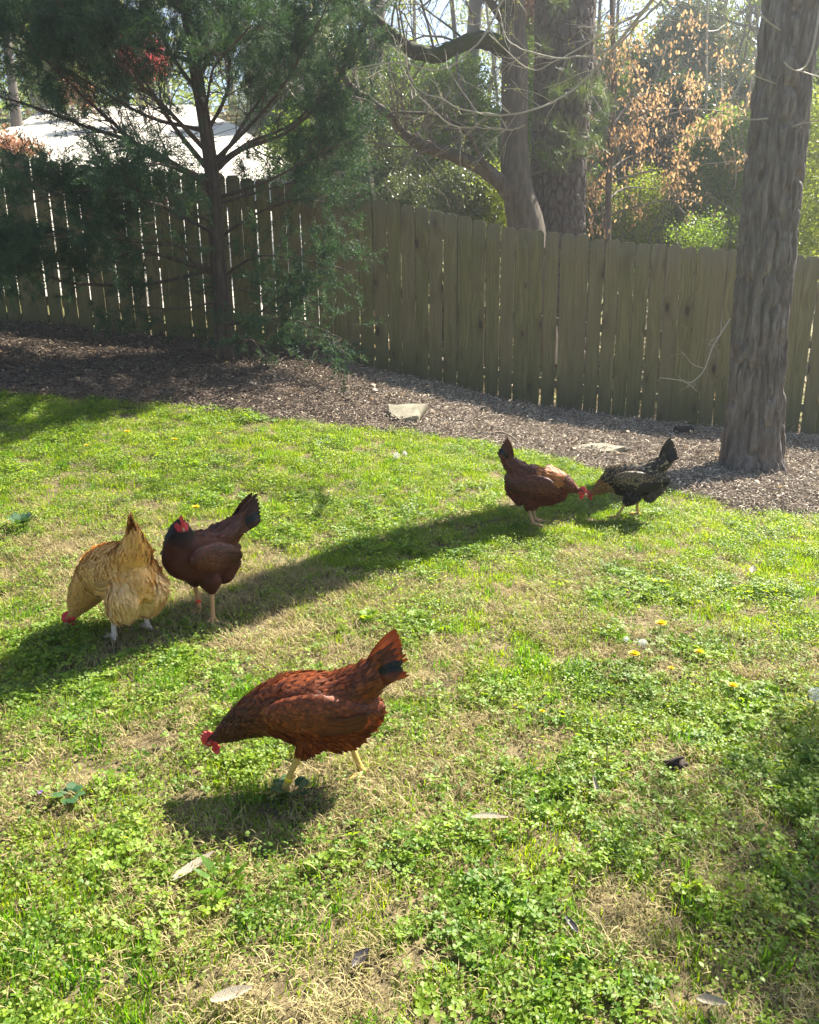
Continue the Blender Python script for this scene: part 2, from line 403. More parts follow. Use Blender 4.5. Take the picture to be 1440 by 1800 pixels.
GREEN_PX = [(60,1640,.16),(180,1700,.12),(560,1600,.1),(500,1640,.1),(150,1250,.2),(300,1210,.2),(880,1750,.13),(1250,1740,.12),(950,1200,.16),(420,1240,.12)]
def lawn_points(dens, rng, ymax=6.9):
    n = int(14 * (ymax - .1) * dens); x = rng.uniform(-7, 7, n); y = rng.uniform(.1, ymax, n)
    k = (np.abs(x) < .53 * y + 2.3) & (y < edge_y(x) + (n2(x, y, 2.3, 3, 5) - .5) * .35 - .02); return x[k], y[k]
def masks(x, y):
    far = sm((y - 3.2) / 1.8)
    s = n2(x, y, 2.4, 4, 1); s = sm((s - .53) / .09) * (1 - .9 * far) * .85
    for px, py, r in STRAW_PX: s = np.maximum(s, blob(x, y, px, py, r * 1.05) * (.5 + 1.0 * n2(x, y, 9, 2, 6)))
    g = 0
    for px, py, r in GREEN_PX: g = np.maximum(g, blob(x, y, px, py, r))
    s = s * (1 - g)
    c = sm((n2(x, y, 2.0, 3, 2) - .50) / .12) * .8
    for px, py, r in CLOVER_PX: c = np.maximum(c, blob(x, y, px, py, r * 1.1))
    return np.clip(s, 0, 1), np.clip(c * (1 - .7 * s), 0, 1), g, far
def keep(prob, rng): return rng.random(len(prob)) < prob
def lawn_scatter(name, coll, dens, probf, scale, seed, sink=0., tilt=.15):
    rng = np.random.default_rng(seed); x, y = lawn_points(dens, rng); s, c, g, far = masks(x, y); k = keep(probf(s, c, g, far, x, y), rng); x, y = x[k], y[k]
    z = gzn(x, y) - sink; N = len(x); R = np.stack([rng.normal(0, tilt, N), rng.normal(0, tilt, N), rng.uniform(0, 6.28, N)], 1)
    scatter(name, coll, np.stack([x, y, z], 1), R, scale * rng.uniform(.65, 1.35, N), seed=seed)
def clumpy(x, y, k): return .10 + 1.35 * sm((n2(x, y, 9, 2, k) - .42) / .18)
lawn_scatter('lawn_grass', C_GRASS, 1700, lambda s, c, g, f, x, y: np.clip((1 - .72 * s) * (1 - .5 * c) * (.68 + .30 * f) * clumpy(x, y, 3), 0, 1), 1.0, 101)
lawn_scatter('long_grass', C_CLUMP, 420, lambda s, c, g, f, x, y: np.clip((1 - s) * (.10 * clumpy(x, y, 4) + .75 * g) * (1 - .5 * f), 0, 1), .95, 102)
lawn_scatter('dry_grass', C_STRAW, 1500, lambda s, c, g, f, x, y: np.clip((.06 + .62 * s) * (1 - .6 * f), 0, 1), 1.0, 103)
lawn_scatter('clover', C_CLOVER, 1100, lambda s, c, g, f, x, y: np.clip(c * .9 * clumpy(x, y, 5) * (1 - .6 * g), 0, 1) * (1 - .55 * f), 1.0, 104)
lawn_scatter('chickweed', C_WEED, 1150, lambda s, c, g, f, x, y: np.clip((.50 + .5 * c) * (1 - .7 * s) * clumpy(x, y, 6), 0, 1), 1.0, 105)

# ================================================================== MULCH BED
M_CHIP = NT('mulch_chip')
def _chip():
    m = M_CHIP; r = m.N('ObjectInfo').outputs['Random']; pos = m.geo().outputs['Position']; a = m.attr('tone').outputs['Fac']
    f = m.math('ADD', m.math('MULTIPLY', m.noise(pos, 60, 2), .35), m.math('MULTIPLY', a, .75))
    bx = m.N('SeparateXYZ'); m.L(pos, bx.inputs[0]); wv = m.math('ADD', bx.outputs[0], m.math('MULTIPLY', m.math('SUBTRACT', m.noise(pos, 1.2, 3), .5), 2.2)); f = m.math('MULTIPLY', f, m.mapr(wv, -1.3, .3, .5, 1.)); m.col(m.ramp(f, [(.10, (.06, .042, .032)), (.32, (.16, .12, .088)), (.54, (.33, .265, .20)), (.84, (.58, .51, .41))])); m.rough(.8); m.spec(.25)  # shade over the left of the bed put into the chip colour
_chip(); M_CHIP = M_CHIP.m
def chips(seed, n, ln, wd, flat=.35):
    r = np.random.default_rng(seed); mb = MB()
    for k in range(n):
        l = ln * r.uniform(.4, 1.4); wv = wd * r.uniform(.5, 1.4); th = .0025; a = r.uniform(0, 6.28); tl = r.normal(0, flat); rl = r.normal(0, flat)
        V = np.array([[-l, -wv * .6, 0], [-l * .2, -wv, .002], [l, -wv * .3, 0], [l * .9, wv * .5, 0], [l * .1, wv, .003], [-l * .9, wv * .5, 0]]) * .5
        V = np.concatenate([V, V * [.95, .9, 1] + [0, 0, th]]); c = r.uniform(0, 1)
        Rm = rotz(a) @ np.array([[math.cos(tl), 0, math.sin(tl)], [0, 1, 0], [-math.sin(tl), 0, math.cos(tl)]]) @ np.array([[1, 0, 0], [0, math.cos(rl), -math.sin(rl)], [0, math.sin(rl), math.cos(rl)]])
        V = V @ Rm.T + [*r.normal(0, .035, 2), r.uniform(.0, .014)]
        Fs = [(6, 7, 8, 9, 10, 11)] + [(i, (i + 1) % 6, (i + 1) % 6 + 6, i + 6) for i in range(6)]
        mb.add(V, Fs, tone=np.full((12, 1), c))
    return mb.mesh('mulch_chips', M_CHIP)
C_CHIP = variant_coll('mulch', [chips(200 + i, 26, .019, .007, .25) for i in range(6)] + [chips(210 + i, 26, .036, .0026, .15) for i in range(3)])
def dead_leaf_mesh(seed, n=5):
    r = np.random.default_rng(seed); mb = MB(); P = np.stack([r.normal(0, .05, n), r.normal(0, .05, n), r.uniform(.006, .02, n)], 1)
    leafset(mb, P, np.stack([r.normal(0, .5, n), r.normal(0, .5, n), np.ones(n)], 1), r.uniform(0, 6.28, n), .034 * r.uniform(.5, 1.4, n), OVAL * [1, 1, 3], OVAL_F)
    return mb.mesh('dead_leaves', M_DLEAF)
M_DLEAF = leafmat('dead_leaf', (.22, .15, .09), (.48, .39, .28), 1.0, .2, .6, .3, 9, .8)
C_DLEAF = variant_coll('dead_leaf', [dead_leaf_mesh(220 + i) for i in range(5)])
def bed_scatter(name, coll, dens, scale, seed, lo=-.08, hi=9.15):
    rng = np.random.default_rng(seed); n = int(16 * 6 * dens); x = rng.uniform(-8, 8, n); y = rng.uniform(3.2, hi, n)
    e = edge_y(x) + (n2(x, y, 2.3, 3, 5) - .5) * .35 + lo; p = sm((y - e) / .12)
    k = rng.random(n) < p; x, y = x[k], y[k]; N = len(x)
    scatter(name, coll, np.stack([x, y, gzn(x, y)], 1), np.stack([rng.normal(0, .2, N), rng.normal(0, .2, N), rng.uniform(0, 6.28, N)], 1), scale * rng.uniform(.6, 1.5, N), seed=seed)
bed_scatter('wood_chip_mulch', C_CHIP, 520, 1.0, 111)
bed_scatter('fallen_leaves', C_DLEAF, 16, 1.0, 112, .2)
def beyond_litter():
    rng = np.random.default_rng(113); n = 5200; x = rng.uniform(-16, 12, n); y = 9.4 + rng.random(n) ** 1.3 * 22
    k = ~((x > -10.5) & (x < np.interp(y, [9.9, 14, 18.6, 22.2, 27.8], [-.9, -1.4, -2.35, -4, -6.6])) & (y < 28))
    x, y = x[k], y[k]; z = gz(x, y) + (n2(x, y, .15, 2, 4) - .5) * .5 * np.clip((y - 10) / 15, 0, 1)
    N = len(x); scatter('woodland_litter', C_DLEAF, np.stack([x, y, z + .02], 1), np.stack([rng.normal(0, .3, N), rng.normal(0, .3, N), rng.uniform(0, 6.28, N)], 1), rng.uniform(1.5, 3.5, N), seed=5)
beyond_litter()

# ================================================================== FENCE
def wood_mat():
    m = NT('weathered_pine'); tc = m.N('TexCoord').outputs['Object']; rnd = m.N('ObjectInfo').outputs['Random']
    off = m.N('CombineXYZ'); m.L(m.math('MULTIPLY', rnd, 37.), off.inputs[0]); m.L(m.math('MULTIPLY', rnd, 91.), off.inputs[2])
    v = m.vadd(tc, off.outputs[0])
    kv = m.vmul(v, (8.5, 0.01, 3.6)); vo = m.N('TexVoronoi'); m.L(kv, vo.inputs['Vector']); vo.inputs['Scale'].default_value = 1; vo.inputs['Randomness'].default_value = 1
    d = vo.outputs['Distance']; sep = m.N('SeparateColor'); m.L(vo.outputs['Color'], sep.inputs[0])
    gate = m.math('GREATER_THAN', sep.outputs[0], .52)
    rad_ = m.math('ADD', m.math('MULTIPLY', sep.outputs[1], .13), .06)
    knot = m.math('MULTIPLY', m.mapr(m.math('DIVIDE', d, rad_), .7, 1.25, 1, 0), gate)
    halo = m.math('MULTIPLY', m.mapr(m.math('DIVIDE', d, rad_), 1.0, 3.6, 1, 0), gate)
    # grain flowing round the knots
    gv = m.N('CombineXYZ'); sx = m.N('SeparateXYZ'); m.L(v, sx.inputs[0])
    wob = m.noise(m.vmul(v, (3, .1, .8)), 2.2, 2)
    gx = m.math('ADD', m.math('MULTIPLY', sx.outputs[0], 60), m.math('ADD', m.math('MULTIPLY', halo, 2.2), m.math('MULTIPLY', wob, 9)))
    m.L(gx, gv.inputs[0]); m.L(m.math('MULTIPLY', sx.outputs[2], 1.5), gv.inputs[2])
    g = m.noise(gv.outputs[0], 1, 3, .6)
    c = m.ramp(g, [(.3, (.10, .086, .034)), (.5, (.165, .143, .058)), (.68, (.235, .205, .09))])
    big = m.noise(m.vmul(v, (4, .1, 1.2)), 1, 3); c = m.mix(m.mapr(big, .35, .7, 0, .45), c, (.10, .105, .045))
    c = m.mix(m.math('MULTIPLY', m.math('SUBTRACT', rnd, .2), .6), c, (.20, .15, .09))
    c = m.mix(m.math('MULTIPLY', halo, .45), c, (.085, .06, .028)); c = m.mix(m.math('MULTIPLY', knot, .85), c, (.035, .024, .016))
    so = m.N('SeparateXYZ'); m.L(tc, so.inputs[0]); st = m.math('ADD', so.outputs[2], m.math('MULTIPLY', m.noise(m.vmul(v, (9, 1, 2.5)), 1, 3), .5)); c = m.mix(m.mapr(st, -1.05, -1.5, 0, .7), c, (.07, .075, .032)); c = m.mix(m.mapr(st, -.0, .32, 0, .55), c, (.16, .15, .13))
    m.col(c); m.rough(.8); m.spec(.25); m.bump(m.math('ADD', g, m.math('MULTIPLY', knot, -.6)), .5, .003)
    return m.m
M_WOOD = wood_mat()
def bevel_mesh(bm, off=.003, seg=1):
    bmesh.ops.bevel(bm, geom=list(bm.edges), offset=off, segments=seg, affect='EDGES', profile=.6)
def from_bm(bm, name, mat, smooth=False):
    me = bpy.data.meshes.new(name); bmesh.ops.recalc_face_normals(bm, faces=bm.faces); bm.to_mesh(me); bm.free(); me.materials.append(mat)
    for p in me.polygons: p.use_smooth = smooth
    return me
def picket_mesh(rng, h=1.86):
    wv = .1405 * .5; c = .030 + rng.uniform(-.004, .004); bm = bmesh.new(); nz = 9
    L = []; Rr = []; bow = rng.normal(0, .0016); 
    out = [(-wv, -.0), (wv, 0), (wv, h - c * .9), (wv - c * .35, h - c * .62), (wv - c * .75, h), (-wv + c * .75, h), (-wv + c * .35, h - c * .62), (-wv, h - c * .9)]
    f = [bm.verts.new((x, -.008, z)) for x, z in out]; b = [bm.verts.new((x, .008, z)) for x, z in out]; n = len(out)
    bm.faces.new(f); bm.faces.new(b[::-1])
    for i in range(n): bm.faces.new((f[i], b[i], b[(i + 1) % n], f[(i + 1) % n]))
    bmesh.ops.recalc_face_normals(bm, faces=bm.faces); bevel_mesh(bm, .0022)
    bmesh.ops.translate(bm, verts=bm.verts, vec=(0, 0, -h)); return from_bm(bm, 'picket', M_WOOD)
def box_mesh(name, sx, sy, sz, mat, bev=.004):
    bm = bmesh.new(); bmesh.ops.create_cube(bm, size=1); bmesh.ops.scale(bm, verts=bm.verts, vec=(sx, sy, sz)); bevel_mesh(bm, bev); return from_bm(bm, name, mat)
def make_fence():
    t = thing('picket_fence', 'weathered greenish brown wooden privacy fence of dog eared pickets running behind the mulch bed', 'fence', (0, 9, 0))
    rng = np.random.default_rng(31); me = [picket_mesh(rng) for _ in range(6)]; x = -8.2; T0 = np.array([0, 9., 0]); k = 0
    tops = []
    while x < 8.2:
        y = float(fence_y(x)); slope = float(fence_y(x + .05) - fence_y(x - .05)) / .1; zt = float(np.interp(x, ft[:, 0], ft[:, 2]))
        zt += rng.normal(0, .006); o = obj('picket', me[rng.integers(6)], t)
        o.location = (x - T0[0], y - T0[1] + rng.normal(0, .0015), zt); o.rotation_euler = (rng.normal(0, .003), rng.normal(0, .0028), math.atan(slope) + rng.normal(0, .008) + (math.pi if rng.random() < .0 else 0))
        tops.append((x, y, zt)); gap = abs(rng.normal(.0055, .003)) + .002
        if x < -.6: gap += .003 * (rng.random() < .35)
        x += .1405 + gap; k += 1
    tops = np.array(tops)
    # rails and posts stand on the far side
    px = np.array([-8., -5.6, -3.2, -1., .6, 1.8, 3., 5.2, 7.4])
    for a, b in zip(px[:-1], px[1:]):
        za, zb = np.interp([a, b], tops[:, 0], tops[:, 2]); ya, yb = fence_y(a), fence_y(b)
        for dz in (.22, .9, 1.55):
            p, q = np.array([a, ya + .032, za - dz]), np.array([b, yb + .032, zb - dz]); d = q - p
            o = obj('rail', box_mesh('rail', np.linalg.norm(d) - .002, .038, .085, M_WOOD), t); o.location = tuple((p + q) / 2 - T0)
            o.rotation_euler = (0, -math.asin(d[2] / np.linalg.norm(d)), math.atan2(d[1], d[0]))
    pm = box_mesh('post', .089, .089, 2.1, M_WOOD)
    for a in px:
        o = obj('post', pm, t); o.location = (a, float(fence_y(a)) + .098 - T0[1], float(np.interp(a, tops[:, 0], tops[:, 2])) - 1.13)
    return tops
TOPS = make_fence()

# ================================================================== TREES
def barkmat(name, a, b, c, sc=9., zs=.25, bump=.6, moss=None):
    m = NT(name); pos = m.N('TexCoord').outputs['Object']
    n = m.noise(m.vmul(pos, (1, 1, zs)), sc * 4, 4, .65); big = m.noise(pos, 1.7, 3)
    col = m.ramp(n, [(.28, a), (.5, b), (.74, c)]); col = m.mix(m.mapr(big, .35, .7, 0, .5), col, tuple((p + q) / 2 for p, q in zip(a, b)))
    if moss: col = m.mix(m.mapr(m.noise(pos, 3.2, 3), .45, .62, 0, .85), col, moss)
    m.col(col); m.rough(.9); m.spec(.2); m.bump(n, bump, .008); return m.m
M_OAK = barkmat('furrowed_bark', (.06, .048, .04), (.15, .127, .108), (.30, .272, .242), 8., .15, 1.0)
M_PINE = barkmat('plated_bark', (.055, .042, .036), (.11, .085, .075), (.19, .155, .135))
M_SMOOTH = barkmat('smooth_bark', (.07, .055, .043), (.12, .095, .075), (.19, .155, .125), 5)
M_MOSSY = barkmat('mossy_bark', (.035, .030, .022), (.06, .05, .036), (.10, .085, .06), 9, .5, .8, (.05, .065, .015))
M_CEDARBARK = barkmat('shredding_bark', (.055, .04, .034), (.10, .072, .06), (.17, .125, .105), 9, .12)
M_TWIG = simple('grey_twig', (.17, .14, .115), .8, .2, 9, .3)
M_TWIGPALE = simple('pale_twig', (.36, .32, .25), .7, .3, 9, .25)
M_FARBARK = simple('far_bark', (.14, .12, .105), .9, .1, 3, .35)

def trunk_mesh(path, radii, sides, rings, disp=None, flare=None):
    P = spline(path, rings); s = np.concatenate([[0], np.cumsum(np.linalg.norm(np.diff(P, axis=0), axis=1))])
    k = np.linspace(0, len(radii) - 1, rings); R = np.interp(k, np.arange(len(radii)), radii)
    V, Fq = tube(P, R, sides); C = np.repeat(P, sides, 0); Nn = norm(V - C); Rr = np.repeat(R, sides); ss = np.repeat(s, sides)
    th = np.tile(np.arange(sides) / sides * 2 * math.pi, rings)
    d = np.zeros(len(V))
    if flare is not None: d += flare(th, ss, Rr)
    if disp is not None: d += disp(th, ss, Rr)
    return V + Nn * d[:, None], Fq
def oak_disp(th, s, R):
    x, y = np.cos(th) * R, np.sin(th) * R
    wx = (n2(th * 3, s, 2.5, 2, 1) - .5) * .05
    p = np.stack([x * 19 + wx * 16, y * 19, s * 4.6 + (n2(x * 6, s, 4, 2, 2) - .5) * 1.2], 1)
    r = 1 - np.abs(2 * fbm(p, 2, 0) - 1) * 1.6; r = np.clip(r, 0, 1)
    f = fbm(np.stack([x * 55, y * 55, s * 14], 1), 2, 3)
    return -.042 * r ** 2 + .016 * (f - .5) + .015 * (fbm(np.stack([x * 5, y * 5, s * 1.3], 1), 2, 4) - .5)
def pine_disp(th, s, R):
    u = th / (2 * math.pi) * 26; v = s / .17 + .5 * np.floor(u) * 0; iu = np.floor(u).astype(int); iv = np.floor(v).astype(int)
    f1 = np.full(len(u), 9.); f2 = np.full(len(u), 9.)
    for a in (-1, 0, 1):
        for b in (-2, -1, 0, 1, 2):
            cu = iu + a; cv = iv + b; h = np.sin((cu % 26) * 127.1 + cv * 311.7) * 43758.5; jx = h - np.floor(h); h2 = np.sin((cu % 26) * 269.5 + cv * 183.3) * 43758.5; jy = h2 - np.floor(h2)
            d = np.hypot(u - cu - .15 - .7 * jx, (v - cv - jy)); f2 = np.minimum(f2, np.maximum(f1, d)); f1 = np.minimum(f1, d)
    e = np.clip((f2 - f1) / .28, 0, 1); x, y = np.cos(th) * R, np.sin(th) * R
    return .042 * (sm(e) - 1) + .016 * (fbm(np.stack([x * 12, y * 12, s * 9], 1), 3, 1) - .5)
def rough_disp(a, sc):
    return lambda th, s, R: a * (fbm(np.stack([np.cos(th) * R * sc, np.sin(th) * R * sc, s * sc * .4], 1), 3, 2) - .5)
def pxpath(pts): return np.array([atY(*p) for p in pts])
def limb(mb, path, r0, r1, sides=7, n=None, disp=None, m=0, wob=.0, rng=None):
    n = n or max(6, len(path) * 4); P = spline(path, n)
    if wob and rng is not None: P = P + np.cumsum(rng.normal(0, wob, P.shape), 0) * np.linspace(0, 1, n)[:, None]
    R = r0 + (r1 - r0) * np.linspace(0, 1, n) ** .8
    V, Fq = tube(P, R, sides)
    if disp:
        V = V + (fbm(V * disp[1], 2, 3) - .5)[:, None] * disp[0] * norm(V - np.repeat(P, sides, 0))
    mb.add(V, Fq, m); return P, R
def grow(mb, rng, p, d, L, r, lvl, cfg, tips, mat=0):
    """recursive branching; cfg: list per level of dict(n, ang, ratio, wig, trop, seg, kids range)"""
    c = cfg[min(lvl, len(cfg) - 1)]; n = c['seg']; P = [np.array(p, float)]; d = norm(np.array(d, float)); D = [d]
    for k in range(n):
        d = norm(d + rng.normal(0, c['wig'], 3) + np.array([0, 0, c['trop']])); P.append(P[-1] + d * L / n); D.append(d)
    P = np.array(P); R = np.linspace(r, r * c.get('end', .35), n + 1)
    V, Fq = tube(P, R, c.get('sides', 4)); mb.add(V, Fq, mat)
    if lvl >= len(cfg) - 1:
        for k in range(1, n + 1): tips.append((P[k], D[k]))
        return
    for j in range(c['n']):
        t = rng.uniform(c.get('from', .25), 1.0); i = min(int(t * n), n - 1); q = P[i] + (P[i + 1] - P[i]) * (t * n - i); dd = D[i]
        perp = norm(np.cross(dd, rng.normal(0, 1, 3))); a = c['ang'] * rng.uniform(.7, 1.3); nd = dd * math.cos(a) + perp * math.sin(a)
        grow(mb, rng, q, nd, L * c['ratio'] * rng.uniform(.6, 1.2) * (1.1 - .5 * t), max(R[i] * .55, .0016), lvl + 1, cfg, tips, mat)

# ------------------------------------------------------------ leaf meshes to scatter
def strip(mb, a, b, w, nrm):
    a = np.asarray(a, float); b = np.asarray(b, float); s = norm(np.cross(b - a, nrm)) * w * .5
    mb.add([a - s, a + s, b + s * .35, b - s * .35], [(0, 1, 2, 3)])
def cedar_spray(seed, ln=.17):
    r = np.random.default_rng(seed); mb = MB(); n = 13; bend = r.normal(0, .25, 2)
    ax = [np.array([bend[0] * t * t * ln, bend[1] * t * t * ln, ln * t]) for t in np.linspace(0, 1, n)]
    for i in range(n - 1): strip(mb, ax[i], ax[i + 1], .004, (r.normal(), r.normal(), 0))
    for i in range(1, n):
        for q in range(2):
            a = r.uniform(0, 6.28); l = ln * r.uniform(.2, .42) * (1.15 - .7 * i / n); d = norm(np.array([math.cos(a), math.sin(a), r.uniform(.7, 1.4)])); e = ax[i] + d * l
            strip(mb, ax[i], e, .0045, r.normal(0, 1, 3))
            for j in range(4):
                t = r.uniform(.25, .95); b = ax[i] + d * l * t; dd = norm(d + r.normal(0, .55, 3)); strip(mb, b, b + dd * l * r.uniform(.3, .55), .0042, r.normal(0, 1, 3))
    return mb.mesh('cedar_spray', M_CEDAR)
M_CEDAR = leafmat('cedar_foliage', (.020, .058, .040), (.065, .125, .065), 1.5, .3, .6, .25, 1.1)
C_CEDAR = variant_coll('cedar_spray', [cedar_spray(300 + i) for i in range(6)])
def leaf_cluster(seed, n, size, spread, mat, tilt=.9, T=OVAL, Fc=OVAL_F, droop=0.):
    r = np.random.default_rng(seed); mb = MB(); P = r.normal(0, spread, (n, 3)); Nn = r.normal(0, tilt, (n, 3)) + [0, 0, .8]
    if droop: Nn = r.normal(0, 1, (n, 3)) * [1, 1, .25]
    az = r.uniform(0, 6.28, n)
    if droop:
        Nn = norm(Nn); Y = norm(np.array([0, 0, -1.]) + r.normal(0, .35, (n, 3))); X = norm(np.cross(Y, Nn)); Z = np.cross(X, Y)
        q = Fc[Fc[:, 2] != Fc[:, 3]]; t3 = Fc[Fc[:, 2] == Fc[:, 3]][:, :3]; S = size * r.uniform(.6, 1.3, n)
        V, F4 = stamp(T, q, P, X, Y, Z, S); _, F3 = stamp(T, t3, P, X, Y, Z, S); n0 = mb.n; mb.add(V, F4); mb.L.append((F3 + n0).ravel()); mb.N.append(np.full(len(F3), 3)); mb.M.append(np.zeros(len(F3), int))
    else: leafset(mb, P, Nn, az, size * r.uniform(.6, 1.3, n), T, Fc)
    return mb.mesh('leaf_cluster', mat)
def lcoll(name, a, b, n, size, spread, tg=1.9, fac=.45, rough=.45, spec=.4, droop=0, k=4, patch=.9, tb=.4, T=OVAL):
    mat = leafmat(name, a, b, tg, fac, rough, spec, patch, tb)
    return variant_coll(name, [leaf_cluster(400 + i * 7 + len(name), n, size, spread, mat, droop=droop, T=T) for i in range(k)])
SLIM = OVAL * [.8, 1, 1]
C_HOLLY = lcoll('holly_leaves', (.018, .055, .022), (.05, .105, .035), 14, .05, .07, 1.5, .25, .3, .6)
C_GREEN = lcoll('privet_leaves', (.07, .14, .025), (.18, .26, .05), 16, .038, .075)
C_YELLOW = lcoll('spring_leaves', (.12, .18, .03), (.28, .33, .06), 14, .035, .07, 1.6, .5)
C_GREYG = lcoll('pale_leaves', (.09, .13, .07), (.20, .25, .14), 16, .035, .075, 1.4, .35, .35, .6)
C_BEECH = lcoll('beech_leaves', (.38, .22, .11), (.56, .41, .25), 7, .062, .08, 1.15, .45, .6, .25, droop=1, k=6, patch=1.5, tb=.8, T=OVAL * [.7, 1, 1.5])
C_BUDS = lcoll('young_leaves', (.16, .20, .04), (.32, .36, .10), 5, .022, .05, 1.6, .5)
C_FARG = lcoll('far_leaves', (.07, .12, .04), (.18, .23, .08), 12, .11, .22, 1.9, .45, patch=.25)
C_FARY = lcoll('far_spring_leaves', (.16, .19, .06), (.32, .33, .12), 8, .09, .22, 1.6, .5, patch=.25)
C_RED = lcoll('redbud_flowers', (.42, .05, .12), (.62, .12, .20), 14, .05, .09, 1.3, .4)
C_RUST = lcoll('rusty_leaves', (.30, .14, .08), (.46, .28, .18), 8, .08, .12, 1.1, .4, tb=.8)
def needle_fan(seed, n=46, ln=.17):
    r = np.random.default_rng(seed); mb = MB()
    for k in range(n):
        a = r.uniform(0, 6.28); d = norm(np.array([math.cos(a), math.sin(a), r.uniform(-.1, 1.2)])); q = d * ln * .5 + [0, 0, .0]; e = d * ln * r.uniform(.8, 1.1) + [0, 0, -.03]
        strip(mb, (0, 0, 0), q, .0035, r.normal(0, 1, 3)); strip(mb, q, e, .003, r.normal(0, 1, 3))
    return mb.mesh('needle_fan', M_NEEDLE)
M_NEEDLE = leafmat('pine_needles', (.05, .10, .03), (.14, .20, .06), 1.4, .3)
C_NEEDLE = variant_coll('pine_needles', [needle_fan(500 + i) for i in range(4)])
def spread_at(name, coll, P, D, rng, parent, s0, s1, jit=.5, **kw):
    P = np.asarray(P, float); D = norm(np.asarray(D, float) + rng.normal(0, jit, (len(P), 3)))
    return scatter(name, coll, P, euler_to(D, rng.uniform(0, 6.28, len(P))), rng.uniform(s0, s1, len(P)), parent, seed=int(rng.integers(999)), **kw)

